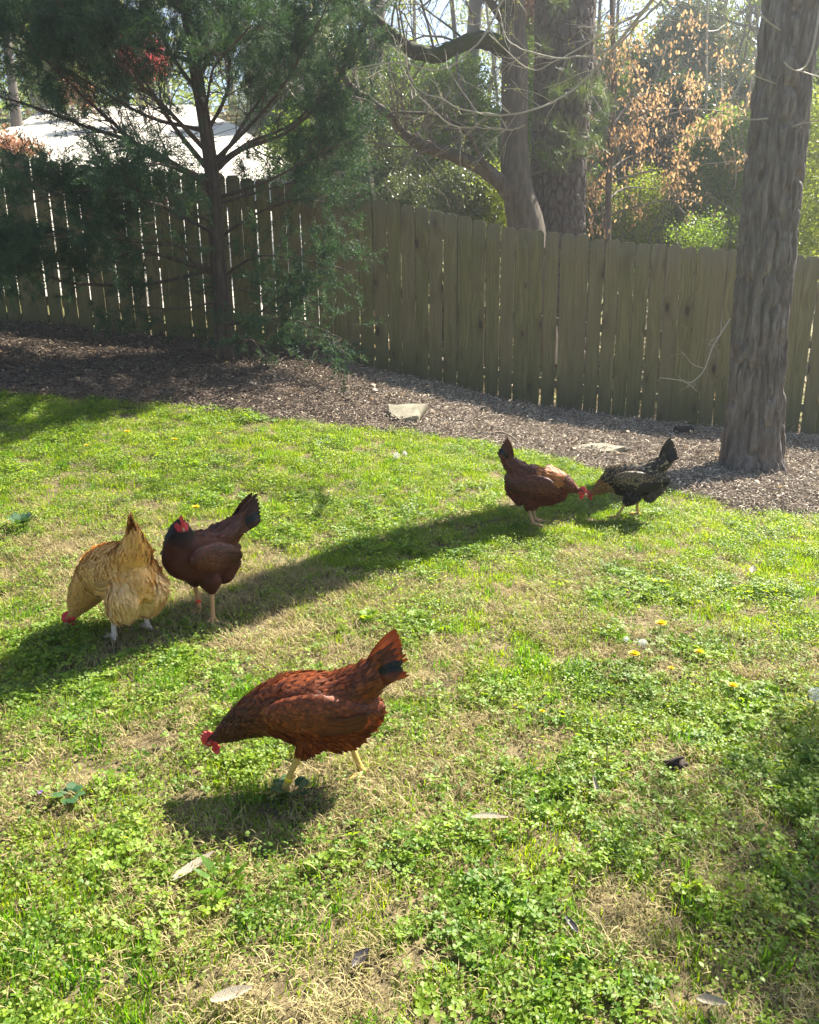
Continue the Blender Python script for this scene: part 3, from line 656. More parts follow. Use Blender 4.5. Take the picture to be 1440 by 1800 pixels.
# ------------------------------------------------------------ red cedar left of centre
def make_cedar():
    rng = np.random.default_rng(51); base = np.array([*ground(395, 632)]); Y = base[1]
    t = thing('cedar_tree', 'dark green cedar with feathery branches standing in front of the fence on the left', 'tree', (0, 0, 0))
    tp = pxpath([(396, 640, Y), (392, 560, Y), (385, 470, Y - .02), (372, 300, Y - .05), (352, 170, Y - .05), (335, 70, Y - .1), (325, 0, Y - .1), (312, -120, Y - .1), (300, -330, Y)]); tp[0][2] -= .1
    V, Fq = trunk_mesh(tp, [.105, .080, .072, .062, .054, .048, .042, .035, .015], 40, 300, lambda th, s, R: .02 * (fbm(np.stack([np.cos(th) * R * 45, np.sin(th) * R * 45, s * 3.5], 1), 3, 2) - .5))
    MB().add(V, Fq).build('trunk', M_CEDARBARK, t, True)
    mb = MB(); P, D, S = [], [], []
    limbs = [  # (px path with depth offsets), r, density
        ([(384,482,0),(330,462,-.1),(285,448,-.25),(232,430,-.4),(190,392,-.5)], .036, .5),
        ([(378,300,0),(425,262,-.1),(500,232,-.2),(560,180,-.3),(610,110,-.3),(650,20,-.3)], .026, 1.),
        ([(376,292,0),(440,252,.2),(520,216,.3),(575,150,.3),(600,60,.4)], .026, 1.),
        ([(372,322,0),(270,275,-.2),(190,210,-.4),(110,140,-.6),(0,40,-.7)], .03, 1.3),
        ([(368,300,0),(300,215,.1),(245,130,.2),(170,30,.3),(120,-50,.3)], .028, 1.2),
        ([(374,330,0),(260,262,-.3),(140,218,-.5),(0,172,-.8),(-90,150,-.8)], .026, 1.3),
        ([(352,170,0),(305,100,-.2),(250,10,-.3),(220,-60,-.4)], .022, 1.),
        ([(348,140,0),(392,60,0),(425,-40,.1)], .02, .9),
        ([(362,235,0),(398,165,-.2),(402,90,-.2),(380,-30,-.3)], .02, .9),
        ([(380,410,0),(300,372,.2),(200,320,.3),(70,300,.3),(-50,300,.3)], .024, .9),
        ([(384,470,0),(260,500,-.2),(120,500,-.4),(60,478,-.5),(-60,490,-.6)], .02, 1.),
        ([(390,575,0),(440,560,-.2),(480,530,-.35),(525,505,-.45)], .014, 1.6),
        ([(386,490,0),(455,450,-.1),(540,462,-.2),(610,478,-.3)], .014, 1.3),
        ([(382,420,0),(460,372,-.1),(540,352,-.1),(590,362,-.2)], .016, 1.1),
        ([(390,600,0),(425,598,-.2),(450,600,-.3),(470,610,-.3)], .010, 1.3),
        ([(390,570,0),(500,560,-.3),(560,580,-.5),(600,600,-.6)], .010, .55),
        ([(376,350,0),(470,318,-.2),(550,275,-.3),(630,215,-.4)], .02, 1.3),
        ([(370,290,0),(470,190,-.4),(540,90,-.6),(600,-20,-.7)], .022, 1.2),
        ([(368,270,0),(280,180,-.6),(180,90,-1.0),(60,-30,-1.2)], .024, 1.5),
        ([(382,390,0),(280,360,-.6),(160,330,-1.0),(20,360,-1.3)], .022, .95),
        ([(384,440,0),(300,430,-.5),(160,420,-.9),(0,420,-1.1)], .018, .9),
        ([(360,230,0),(250,200,.4),(120,120,.5),(-40,60,.5)], .022, 1.3),
        ([(345,110,0),(200,60,.2),(60,-20,.3)], .02, 1.4),
        ([(345,110,0),(460,40,-.2),(560,-40,-.3)], .02, 1.),
        ([(388,530,0),(300,545,-.3),(230,540,-.4)], .010, .5),
        ([(374,300,0),(460,170,.5),(540,40,.7)], .02, 1.),
        ([(372,320,0),(330,300,-.7),(260,290,-1.2),(200,300,-1.5)], .016, .8),
        ([(360,200,0),(380,120,-.8),(440,60,-1.4)], .016, 1.),
        ([(378,360,0),(480,330,.3),(560,310,.5),(610,290,.6)], .014, 1.2),
    ]
    for k in range(16):   # the crown above the frame
        i = rng.uniform(-300, -40); a = rng.uniform(0, 6.28); q = rng.uniform(120, 260) * (1 + i / 500)
        limbs.append(([(318 + i * .05, i + 60, 0), (318 + math.cos(a) * q, i - 30, math.sin(a) * .8), (318 + math.cos(a) * q * 1.9, i - 120, math.sin(a) * 1.7)], .02, .9))
    cfg = [dict(n=4, ang=.7, ratio=.5, wig=.16, trop=.02, seg=5, **{'from': .2}), dict(n=0, ang=.7, ratio=.5, wig=.2, trop=.0, seg=4, sides=3)]
    for path, r, dens in limbs:
        Pp = pxpath([(a, b, Y + o) for a, b, o in path]); n = 26; rng2 = rng
        Pl, Rl = limb(mb, Pp, r, .004, 7, n, (.008, 14), 0, .006, rng); Dl = norm(np.gradient(Pl, axis=0)); L = np.linalg.norm(np.diff(Pl, axis=0), axis=1).sum()
        nb = int(L * 15 * (.6 + .4 * dens))
        for j in range(nb):
            tt = rng.uniform(.12, 1) ** .8; i = min(int(tt * (n - 1)), n - 2); dd = Dl[i]; perp = norm(np.cross(dd, rng.normal(0, 1, 3)) + [0, 0, .15]); a = rng.uniform(.5, 1.05)
            nd = dd * math.cos(a) + perp * math.sin(a); tips = []
            grow(mb, rng, Pl[i], nd, rng.uniform(.22, .58) * (1.15 - .5 * tt), max(.35 * Rl[i], .0025), 0, cfg, tips)
            for q, dq in tips:
                if rng.random() < .58 * dens: P.append(q); D.append(dq + [0, 0, .25])
    for q in range(500):   # short dead twigs on the bare inner wood
        i = rng.integers(2, 200); c = spline(tp, 300)[i]; a = rng.uniform(0, 6.28); d = np.array([math.cos(a), math.sin(a), rng.uniform(-.2, .6)])
        V, Fq = tube(np.array([c + d * .06, c + d * rng.uniform(.12, .3) + rng.normal(0, .03, 3), c + d * rng.uniform(.3, .5) + rng.normal(0, .06, 3)]), np.array([.003, .002, .001]), 3)
        if rng.random() < .5: mb.add(V, Fq)
    mb.build('branches', M_CEDARBARK, t, kind='stuff')
    P, D = np.array(P), np.array(D)
    k = (P[:, 1] < fence_y(P[:, 0]) - .15) | (P[:, 2] > np.interp(P[:, 0], ft[:, 0], ft[:, 2]) + .1); k &= P[:, 2] > gz(P[:, 0], P[:, 1]) + .04
    win = (P[:, 2] > 2.5) & (P[:, 2] < 3.15) & (P[:, 0] > -4.0) & (P[:, 0] < -1.15); k &= ~win | (rng.random(len(P)) < np.where(P[:, 0] < -2.7, .30, .15)); k &= (P[:, 0] < -1.45) | (P[:, 2] > 2.5) | (rng.random(len(P)) < .62); k &= (P[:, 0] < -1.3) | (rng.random(len(P)) < .6); k &= rng.random(len(P)) < .97
    P, D = P[k], D[k]; print('cedar sprays', len(P))
    spread_at('crown', C_CEDAR, P, D, rng, t, .75, 1.45, .45)
make_cedar()

# ------------------------------------------------------------ oak on the right, this side of the fence
def make_oak():
    rng = np.random.default_rng(52); b = ground(1318, 826); Y = b[1] + .1
    t = thing('oak_tree', 'thick grey furrowed trunk of an oak standing in the mulch bed right of the hens', 'tree', (0, 0, 0))
    tp = pxpath([(1319, 860, Y), (1321, 800, Y), (1332, 640, Y), (1347, 450, Y), (1366, 250, Y), (1390, 40, Y), (1400, -60, Y), (1425, -300, Y)]); tp = np.vstack([tp, tp[-1] + [[.08, 0, 1.8], [.15, .05, 4.5], [.1, .1, 8.5]]])
    def flare(th, s, R): return (.12 + .06 * np.cos(th * 5 + 1) + .03 * np.cos(th * 3)) * np.exp(-s / .24) + .01 * np.cos(th * 3) * np.exp(-s / 1.0)
    V, Fq = trunk_mesh(tp, [.222, .215, .205, .205, .205, .207, .205, .20, .19, .17, .13], 230, 1100, oak_disp, flare)
    mbt = MB().add(V, Fq); mbt.build('trunk', M_OAK, t, True)
    top = tp[-1]; mb = MB(); tips = []
    cfg = [dict(n=5, ang=.6, ratio=.55, wig=.12, trop=.03, seg=7, sides=6, end=.4), dict(n=5, ang=.7, ratio=.5, wig=.15, trop=.02, seg=5), dict(n=4, ang=.7, ratio=.5, wig=.2, trop=0, seg=4, sides=3), dict(n=0, ang=.7, ratio=.5, wig=.2, trop=0, seg=3, sides=3)]
    for k in range(9):
        q = tp[-2] + (tp[-1] - tp[-2]) * rng.uniform(.2, 1); a = k * .7 + rng.uniform(-.3, .3); grow(mb, rng, q, [math.cos(a), math.sin(a), rng.uniform(.4, 1.4)], rng.uniform(2.2, 3.6), .07, 0, cfg, tips)
    mb.build('branches', M_OAK, t, kind='stuff')
    k = rng.random(len(tips)) < .3; spread_at('young_leaves', C_BUDS, np.array([q for q, _ in tips])[k], np.array([d for _, d in tips])[k], rng, t, .7, 1.3)
    # side twigs seen in the frame, pale and nearly bare
    mt = MB(); tw = []
    cf = [dict(n=3, ang=.7, ratio=.4, wig=.12, trop=.0, seg=5, sides=5), dict(n=0, ang=.7, ratio=.4, wig=.2, trop=.0, seg=3, sides=3)]
    for path, r0 in [([(1284,560,-.15),(1268,585,-.25),(1252,612,-.35),(1238,650,-.4),(1215,672,-.45),(1195,668,-.5),(1160,664,-.55)], .006),
                 ([(1264,590,-.25),(1246,604,-.3),(1258,608,-.32)], .003), ([(1240,648,-.4),(1218,640,-.42),(1200,618,-.45)], .003), ([(1225,688,-.45),(1212,674,-.45)], .0025),
                 ([(1440,20,-.35),(1432,70,-.4),(1420,110,-.4),(1405,124,-.45),(1390,120,-.5),(1378,108,-.5)], .009), ([(1405,124,-.45),(1430,132,-.4),(1460,140,-.4)], .006), ([(1440,20,-.35),(1450,-40,-.3),(1440,-110,-.15)], .010),
                 ([(1372,150,-.1),(1345,140,-.2),(1322,132,-.25)], .007), ([(1350,208,-.15),(1320,210,-.25),(1295,205,-.3)], .007), ([(1375,235,-.1),(1400,220,-.2),(1445,210,-.3)], .007), ([(1385,60,-.1),(1360,45,-.2),(1330,20,-.3)], .008)]:
        Pp = pxpath([(a, c, Y + o) for a, c, o in path]); Pl, Rl = limb(mt, Pp, r0, max(.0014, r0 * .5), 5, 22)
        for j in range(5):
            i = rng.integers(4, 21); dd = norm(np.gradient(Pl, axis=0))[i]; perp = norm(np.cross(dd, rng.normal(0, 1, 3))); grow(mt, rng, Pl[i], dd * .6 + perp * .7, rng.uniform(.03, .12), .0018, 1, cf, tw)
    # long drooping branch sweeping across the view towards the left
    Pl, Rl = limb(mt, pxpath([(1405,-120,Y), (1290,-75,Y-.1), (1170,-20,Y-.1), (1110,48,Y), (1060,108,Y+.1), (1000,165,Y+.1), (935,192,Y), (870,196,Y), (800,178,Y), (745,150,Y+.1), (728,104,Y+.1)]), .016, .003, 6, 70, None, 0, .006, rng)
    Dl = norm(np.gradient(Pl, axis=0))
    for j in range(34):
        i = rng.integers(12, 69); perp = norm(np.cross(Dl[i], rng.normal(0, 1, 3))); grow(mt, rng, Pl[i], Dl[i] * .7 + perp * .7, rng.uniform(.15, .75), max(Rl[i] * .4, .002), 0, cf, tw)
    for path, r0 in [([(880,40,0),(900,75,0),(960,92,0),(1030,88,0),(1100,60,0),(1160,-10,0)], .009), ([(860,60,.1),(930,120,.1),(980,112,.1),(1060,70,.1),(1140,10,.1),(1190,-60,0)], .008), ([(620,120,.3),(700,110,.3),(770,125,.2),(830,90,.2),(880,20,.2),(905,-60,.1)], .009), ([(690,60,.3),(720,140,.3),(790,205,.3),(860,208,.2),(930,196,0)], .006)]:
        Pl, Rl = limb(mt, pxpath([(a, c, Y + o) for a, c, o in path]), .003, r0, 5, 40, None, 0, .008, rng); Dl = norm(np.gradient(Pl, axis=0))
        for j in range(14):
            i = rng.integers(1, 38); perp = norm(np.cross(Dl[i], rng.normal(0, 1, 3))); grow(mt, rng, Pl[i], -Dl[i] * .7 + perp * .7, rng.uniform(.1, .45), max(Rl[i] * .4, .0018), 0, cf, tw)
    mt.build('twigs', M_TWIGPALE, t, kind='stuff')
    k = rng.random(len(tw)) < .10; spread_at('opening_buds', C_BUDS, np.array([q for q, _ in tw])[k], np.array([d for _, d in tw])[k], rng, t, .25, .5)
make_oak()

# ------------------------------------------------------------ trees just behind the fence
CF_BARE = [dict(n=5, ang=.55, ratio=.55, wig=.14, trop=.05, seg=6, sides=5, end=.4), dict(n=5, ang=.6, ratio=.5, wig=.17, trop=.04, seg=5, sides=4), dict(n=3, ang=.7, ratio=.5, wig=.2, trop=.02, seg=4, sides=3), dict(n=0, ang=.7, ratio=.5, wig=.25, trop=.0, seg=3, sides=3)]
def side_twigs(mb, rng, Pl, Rl, n, L, tips, lo=4, up=.3, cfg=CF_BARE[1:]):
    Dl = norm(np.gradient(Pl, axis=0))
    for j in range(n):
        i = rng.integers(lo, len(Pl) - 1); perp = norm(np.cross(Dl[i], rng.normal(0, 1, 3)) + [0, 0, up]); grow(mb, rng, Pl[i], Dl[i] * .5 + perp * .8, rng.uniform(.4, 1) * L, max(min(Rl[i] * .4, .014), .004), 0, cfg, tips)
def gnarled_tree():
    rng = np.random.default_rng(53); Y = 10.5
    t = thing('gnarled_tree', 'smooth grey brown tree behind the fence with a thick mossy limb curving left', 'tree')
    tp = pxpath([(945,640,Y),(938,500,Y),(925,400,Y),(910,330,Y),(904,250,Y),(905,120,Y),(900,0,Y),(896,-150,Y),(905,-450,Y)])
    V, Fq = trunk_mesh(tp, [.28, .25, .215, .185, .16, .15, .145, .13, .08], 70, 260, rough_disp(.035, 9)); MB().add(V, Fq).build('trunk', M_SMOOTH, t, True)
    mb = MB(); tips = []
    Pl, Rl = limb(mb, pxpath([(902,100,Y),(885,84,Y-.05),(860,72,Y-.1),(825,72,Y-.15),(790,88,Y-.2),(755,97,Y-.2),(720,86,Y-.2),(690,62,Y-.2),(655,34,Y-.2),(615,15,Y-.1),(560,-20,Y)]), .10, .065, 18, 90, (.05, 9)); mb.build('mossy_limb', M_MOSSY, t, True)
    mt = MB(); side_twigs(mt, rng, Pl, Rl, 22, 1.3, tips, 20, .8)
    mb = MB()
    Pl, Rl = limb(mb, pxpath([(925,400,Y),(900,345,Y-.05),(868,312,Y-.1),(830,286,Y-.1),(790,270,Y-.15),(748,256,Y-.2),(712,236,Y-.2),(690,208,Y-.2),(650,178,Y-.2),(612,145,Y-.2),(575,90,Y-.2)]), .115, .03, 14, 80, (.04, 10)); side_twigs(mt, rng, Pl, Rl, 24, 1.2, tips, 25)
    Pl, Rl = limb(mb, pxpath([(905,330,Y),(872,308,Y-.15),(850,285,Y-.2),(838,262,Y-.2),(815,228,Y-.25),(765,204,Y-.3),(710,198,Y-.3),(640,202,Y-.3)]), .04, .012, 9, 60, (.015, 12)); side_twigs(mt, rng, Pl, Rl, 14, 1.0, tips, 18)
    Pl, Rl = limb(mb, pxpath([(900,60,Y),(860,0,Y),(800,-80,Y+.2)]), .06, .03, 9, 30); side_twigs(mt, rng, Pl, Rl, 8, 1.6, tips)
    mb.build('lower_limbs', M_SMOOTH, t, True)
    for k in range(8):
        a = k * .8; grow(mt, rng, tp[-2] + (tp[-1] - tp[-2]) * rng.uniform(0, .9), [math.cos(a), math.sin(a), 1.], rng.uniform(2, 3), .05, 0, CF_BARE, tips)
    mt.build('twigs', M_TWIG, t, kind='stuff')
    k = rng.random(len(tips)) < .12; spread_at('young_leaves', C_BUDS, np.array([q for q, _ in tips])[k], np.array([d for _, d in tips])[k], rng, t, .5, 1.0)
gnarled_tree()
def pine_tree():
    rng = np.random.default_rng(54); Y = 11.3
    t = thing('pine_tree', 'massive dark pine trunk with plated bark standing right behind the gnarled tree', 'tree')
    tp = pxpath([(978,640,Y),(980,430,Y),(982,300,Y),(990,150,Y),(994,0,Y),(998,-150,Y),(1000,-500,Y),(1005,-1200,Y)])
    V, Fq = trunk_mesh(tp, [.42, .36, .355, .365, .375, .36, .33, .25], 260, 620, pine_disp); MB().add(V, Fq).build('trunk', M_PINE, t, True)
    mb = MB(); tips = []
    cf = [dict(n=3, ang=.6, ratio=.5, wig=.15, trop=.0, seg=5, sides=4), dict(n=0, ang=.7, ratio=.4, wig=.2, trop=.05, seg=2, sides=3)]
    for px, py, dx, n in [(960,300,-.3,5),(1000,250,.5,5),(960,150,-.5,6),(1010,180,.6,5),(985,300,.1,4),(940,60,-.7,5),(950,230,-.5,4)]:
        for k in range(n): grow(mb, rng, atY(px, py, Y - .3), [dx + rng.normal(0, .3), -rng.uniform(.3, 1), rng.uniform(-.2, .5)], rng.uniform(.3, .8), .008, 0, cf, tips)
    mb.build('side_twigs', M_TWIG, t, kind='stuff')
    k = rng.random(len(tips)) < .35; spread_at('needles', C_NEEDLE, np.array([q for q, _ in tips])[k], np.array([d for _, d in tips])[k], rng, t, .8, 1.3, .3)
pine_tree()
def beech_tree():
    rng = np.random.default_rng(55); Y = 12.3
    t = thing('beech_sapling', 'slender beech behind the fence still holding its pale orange winter leaves', 'tree')
    tp = pxpath([(1066,640,Y),(1068,420,Y),(1070,330,Y),(1074,240,Y),(1080,130,Y),(1076,0,Y),(1085,-200,Y)])
    V, Fq = trunk_mesh(tp, [.055, .05, .045, .043, .038, .03, .012], 20, 120, rough_disp(.012, 20)); MB().add(V, Fq).build('trunk', M_SMOOTH, t, True)
    mb = MB(); P, D = [], []
    limbs = [[(1074,260,0),(1140,215,.2),(1230,190,.4),(1330,165,.6)], [(1072,320,0),(1150,298,.2),(1250,285,.3),(1330,280,.4)], [(1078,190,0),(1150,140,.1),(1240,100,.2),(1330,50,.4)], [(1070,340,0),(1035,300,-.1),(1012,250,-.1)],
             [(1069,380,0),(1130,360,-.1),(1210,350,0),(1260,380,.1)], [(1079,130,0),(1130,70,.2),(1190,10,.4)], [(1071,330,0),(1030,335,-.2),(1000,350,-.3)], [(1072,290,0),(1120,250,-.3),(1190,240,-.5),(1270,250,-.5)],
             [(1070,370,0),(1040,380,-.2),(1020,400,-.2)], [(1076,220,0),(1120,170,.5),(1200,150,.8),(1290,130,1.)], [(1070,350,0),(1100,330,.4),(1160,330,.6),(1230,320,.8)], [(1078,180,0),(1050,130,0),(1035,80,.1)], [(1071,300,0),(1110,275,.3),(1180,262,.3),(1260,235,.3)], [(1075,240,0),(1130,200,-.4),(1200,190,-.4),(1290,200,-.3)]]
    cf = [dict(n=4, ang=.6, ratio=.5, wig=.12, trop=.0, seg=5, sides=4), dict(n=0, ang=.7, ratio=.4, wig=.15, trop=.0, seg=3, sides=3)]
    tips = []
    for l in limbs:
        Pl, Rl = limb(mb, pxpath([(a, b, Y + o) for a, b, o in l]), .018, .004, 5, 26, None, 0, .004, rng); side_twigs(mb, rng, Pl, Rl, 13, .55, tips, 3, .1, cf)
    for k in range(5):
        a = k * 1.3; grow(mb, rng, tp[-2] * .3 + tp[-1] * .7, [math.cos(a), math.sin(a), .8], 1.1, .012, 0, cf, tips)
    mb.build('branches', M_TWIG, t, kind='stuff')
    k = rng.random(len(tips)) < .24; spread_at('leaves', C_BEECH, np.array([q for q, _ in tips])[k], np.tile([0, 0, 1.], (k.sum(), 1)), rng, t, .6, 1.15, .15)
beech_tree()

# ------------------------------------------------------------ shrubs and undergrowth behind the fence
def shrub(name, label, cat, px, py, wpx, hpx, Y, coll, dens=1., s=(.8, 1.4), seed=0, group=None, airy=.45, base=None, stem=M_TWIG):
    rng = np.random.default_rng(seed); c = atY(px, py, Y); zc = 1440 / (Y * .97); rx, rz = wpx / 2 / zc, hpx / 2 / zc; ry = min(rx, 1.2)
    z0 = float(gz(c[0], Y)); t = thing(name, label, cat, (c[0], Y, z0), group=group); o = np.array([c[0], Y, z0])
    mb = MB(); tips = []; cfg = [dict(n=6, ang=.5, ratio=.6, wig=.15, trop=.05, seg=6, sides=4), dict(n=4, ang=.6, ratio=.5, wig=.2, trop=.03, seg=4, sides=3), dict(n=0, ang=.6, ratio=.5, wig=.2, trop=0, seg=3, sides=3)]
    H = c[2] + rz - z0
    for k in range(7):
        a = rng.uniform(0, 6.28); grow(mb, rng, [math.cos(a) * .08, math.sin(a) * .08, 0], [math.cos(a) * rx / H * .8, math.sin(a) * ry / H * .8, 1], H * rng.uniform(.6, .9), .02, 0, cfg, tips)
    mb.build('stems', stem, t, kind='stuff')
    n = int(1000 * dens * rx * ry * rz * 4 + 60); q = rng.normal(0, 1, (n * 3, 3)); q = norm(q) * (rng.random(len(q)) ** .38)[:, None]
    f = fbm(q * 2.1 + seed * 3.1, 3, seed % 5); q = q[f > airy + .0 * q[:, 2]][:n]
    q = q * (1 + .35 * (fbm(norm(q) * 2.0 + seed, 2, 2) - .5))[:, None]
    P = q * [rx * 1.1, ry, rz * 1.1] + [0, 0, c[2] - z0]; P = P[P[:, 2] > .05]
    spread_at('leaves', coll, P, norm(q[:len(P)]) + [0, 0, .4], rng, t, s[0], s[1], .6)
    return t
B = 'behind the fence'
shrub('evergreen_shrub', 'round grey green glossy shrub behind the fence left of the gnarled trunk', 'shrub', 810, 345, 100, 120, 11.8, C_GREYG, 2.0, (.7, 1.1), 1, airy=.4)
shrub('golden_shrub', 'bright yellow green shrub glowing in the sun at the foot of the gnarled tree', 'shrub', 856, 358, 96, 100, 11.9, C_YELLOW, 2.0, (.7, 1.1), 2, airy=.35)
shrub('low_shrub', 'low pale sunlit shrub just over the pickets left of the round evergreen shrub', 'shrub', 715, 350, 100, 70, 12.5, C_GREYG, 1.6, (.7, 1.1), 3)
shrub('holly_shrub', 'dark holly with glossy leaves behind the orange beech leaves', 'shrub', 1185, 300, 150, 260, 15.2, C_HOLLY, 1.5, (.9, 1.6), 4, airy=.4)
shrub('privet_shrub', 'tall bright green privet just left of the oak trunk behind the fence', 'shrub', 1262, 330, 120, 220, 14.0, C_GREEN, 1.7, (.8, 1.4), 5, airy=.42)
shrub('privet_shrub', 'low dark green privet peeping over the pickets beside the oak trunk', 'shrub', 1235, 412, 110, 60, 10.9, C_GREEN, .8, (.5, .9), 6, airy=.5)
shrub('spring_shrub', 'loose yellow green shrub behind the slender beech trunk', 'shrub', 1118, 370, 110, 120, 13.4, C_YELLOW, 1.0, (.7, 1.1), 7, airy=.46)
shrub('tangled_shrub', 'tangled yellow green shrub filling the gap right of the oak trunk', 'shrub', 1425, 330, 150, 280, 11.4, C_YELLOW, .9, (.7, 1.2), 8, airy=.46)
shrub('tangled_shrub', 'green shrub above the fence at the right edge of the view', 'shrub', 1430, 240, 170, 330, 14.5, C_GREEN, 1.3, (.8, 1.4), 9, airy=.42)
shrub('evergreen_shrub', 'fine leaved grey green shrub between the cedar and the lower limb', 'shrub', 640, 265, 150, 220, 13.0, C_GREYG, 1.0, (.7, 1.2), 10, airy=.46)
shrub('green_shrub', 'green shrub seen through the fork of the gnarled tree', 'shrub', 795, 225, 130, 190, 15.5, C_GREEN, 1.2, (.9, 1.5), 11, airy=.44)
shrub('green_shrub', 'green shrub in the gap between the gnarled trunk and the pine', 'shrub', 930, 260, 80, 330, 14.5, C_GREEN, 1.2, (.9, 1.5), 12, airy=.42)
shrub('rusty_shrub', 'small rust leaved sapling between the gnarled trunk and the pine', 'shrub', 930, 60, 60, 180, 15.5, C_RUST, .8, (.8, 1.3), 13, airy=.45)
shrub('yellow_shrub', 'yellow green shrub far up the slope seen through the cedar', 'shrub', 92, 115, 75, 100, 27, C_YELLOW, 1.6, (1.4, 2.4), 14, airy=.35)
shrub('redbud_tree', 'small redbud with crimson flowers up the slope behind the cedar', 'tree', 250, 98, 70, 60, 24, C_RED, .5, (.8, 1.4), 15, airy=.5)
shrub('rusty_shrub', 'rust leaved shrub beside the driveway at the left edge', 'shrub', 20, 270, 90, 45, 19, C_RUST, .7, (.7, 1.1), 16, airy=.4)
shrub('rusty_shrub', 'rust coloured shrub by the yellow one up the slope', 'shrub', 138, 165, 40, 40, 25, C_RUST, .6, (.7, 1.1), 17, airy=.4)
UNDER = ['green shrub beyond the fence just right of the cedar crown', 'tall green shrub in the woods behind the lower gnarled limb', 'green shrub between the pine trunk and the beech', 'low green shrub at the foot of the beech, behind it', 'broad dark shrub in the woods behind the beech leaves', 'wide low green shrub behind the round evergreen shrub', 'pale green shrub in the woods just left of the oak trunk', 'green shrub deep in the woods right of the oak trunk', 'yellow green shrub over the pickets right of the cedar', 'yellow green shrub glimpsed behind the gnarled trunk', 'pale green shrub up the slope behind the driveway edge', 'tall grey green shrub behind the upper beech leaves', 'grey green shrub up the slope behind the right cedar branches']
TREES_ = ['green crowned tree deep in the woods behind the beech', 'green crowned tree in the woods right of the oak', 'green crowned tree in the woods behind the pine trunk', 'green crowned tree in the woods behind the mossy limb', 'small green tree up the slope behind the cedar trunk', 'small green tree up the slope at far left beyond the driveway', 'pale green tree in the woods just left of the oak trunk', 'pale green tree up the slope right of the cedar', 'pale green tree in the woods behind the gnarled trunk']
for i, (px, py, wp, hp, Y, c) in enumerate([(560, 290, 170, 160, 17, C_GREEN), (700, 230, 200, 220, 19, C_GREEN), (1040, 260, 120, 300, 17, C_GREEN), (1120, 240, 180, 240, 18, C_HOLLY), (1010, 380, 200, 120, 15, C_GREEN), (760, 320, 220, 120, 17, C_GREEN), (1300, 270, 200, 240, 18, C_GREYG), (1480, 300, 200, 320, 17, C_GREEN), (640, 330, 180, 120, 16, C_YELLOW), (890, 330, 150, 150, 18, C_YELLOW), (470, 215, 120, 120, 26, C_GREYG), (1220, 150, 170, 230, 20, C_GREYG), (520,150,160,200,24,C_GREYG)]):
    shrub('woodland_shrub', UNDER[i], 'shrub', px, py, wp, hp, Y, c, .65, (.9, 1.6), 30 + i, 'undergrowth shrubs beyond the fence', .46)

def bare_tree(name, label, px, Y, r, H, seed, group=None, leaf=C_BUDS, lk=.25, mat=M_FARBARK, start=.25, ls=(1.0, 2.0), lean=0.):
    rng = np.random.default_rng(seed); c = atY(px, 300, Y); z0 = float(gz(c[0], Y)); t = thing(name, label, 'tree', (c[0], Y, z0), group=group)
    tr = MB(); P = [np.array([0, 0, -.2])]; d = np.array([lean, 0, 1.])
    for k in range(10): d = norm(d + rng.normal(0, .045, 3) * [1, 1, 0]); P.append(P[-1] + d * H / 10)
    P = np.array(P); R = np.linspace(r, r * .25, 11); R[0] *= 1.25; Pl = spline(P, 40); Rl = np.interp(np.linspace(0, 10, 40), np.arange(11), R)
    V, Fq = tube(Pl, Rl, 10); tr.add(V, Fq); tr.build('trunk', mat, t, True)
    mb = MB(); tips = []; nb = int(H * 1.5)
    for j in range(nb):
        tt = rng.uniform(start, 1); i = min(int(tt * 39), 38); a = rng.uniform(0, 6.28); e = rng.uniform(.2, 1.1)
        grow(mb, rng, Pl[i], [math.cos(a), math.sin(a), e], H * .26 * (1.2 - .8 * tt) * rng.uniform(.6, 1.3), max(Rl[i] * .35, .012), 0, CF_FAR, tips)
    mb.build('branches', mat, t, kind='stuff')
    k = rng.random(len(tips)) < lk
    if k.sum(): spread_at('young_leaves', leaf, np.array([q for q, _ in tips])[k], np.array([d for _, d in tips])[k], rng, t, ls[0], ls[1])
    return t
CF_FAR = [dict(n=5, ang=.6, ratio=.5, wig=.14, trop=.06, seg=5, sides=4, end=.4), dict(n=5, ang=.65, ratio=.5, wig=.18, trop=.03, seg=4, sides=3), dict(n=0, ang=.7, ratio=.5, wig=.25, trop=.0, seg=4, sides=3)]
bare_tree('bare_tree', 'hazy grey trunk of a bare tree left of the fork of the gnarled tree', 795, 17, .20, 13, 601, leaf=C_FARY, lk=.12, start=.4, ls=(.3, .6))
bare_tree('bare_tree', 'pale bare tree standing just right of the cedar behind the mossy limb', 648, 17, .19, 13, 602, leaf=C_FARY, lk=.12, start=.4, ls=(.3, .6))
bare_tree('bare_tree', 'thin bare tree between the mossy limb and the gnarled trunk', 835, 20, .09, 12, 603, leaf=C_FARY, lk=.2, start=.3, ls=(.3, .6))
bare_tree('bare_tree', 'bare tree behind the oak trunk with twigs reaching left', 1300, 19, .14, 13, 604, leaf=C_FARY, lk=.25, start=.25, ls=(.4, .7))
bare_tree('bare_tree', 'slim bare tree up the slope at the left edge behind the cedar', 40, 24, .13, 10, 605, leaf=C_FARY, lk=.2, start=.3, ls=(.4, .7))
rngw = np.random.default_rng(61)
for i in range(16):
    px = 540 + 960 * ((i * .618 + .13) % 1); Y = 12.4 + 6 * ((i * .377) % 1)
    bare_tree('bare_sapling', 'fine twigged bare sapling catching the sun just beyond the fence', px, Y, rngw.uniform(.025, .05), rngw.uniform(5.5, 8.5), 800 + i, 'bare saplings beyond the fence', C_BUDS, .05, mat=M_TWIGPALE, start=.15, ls=(.4, .8), lean=rngw.normal(0, .12))
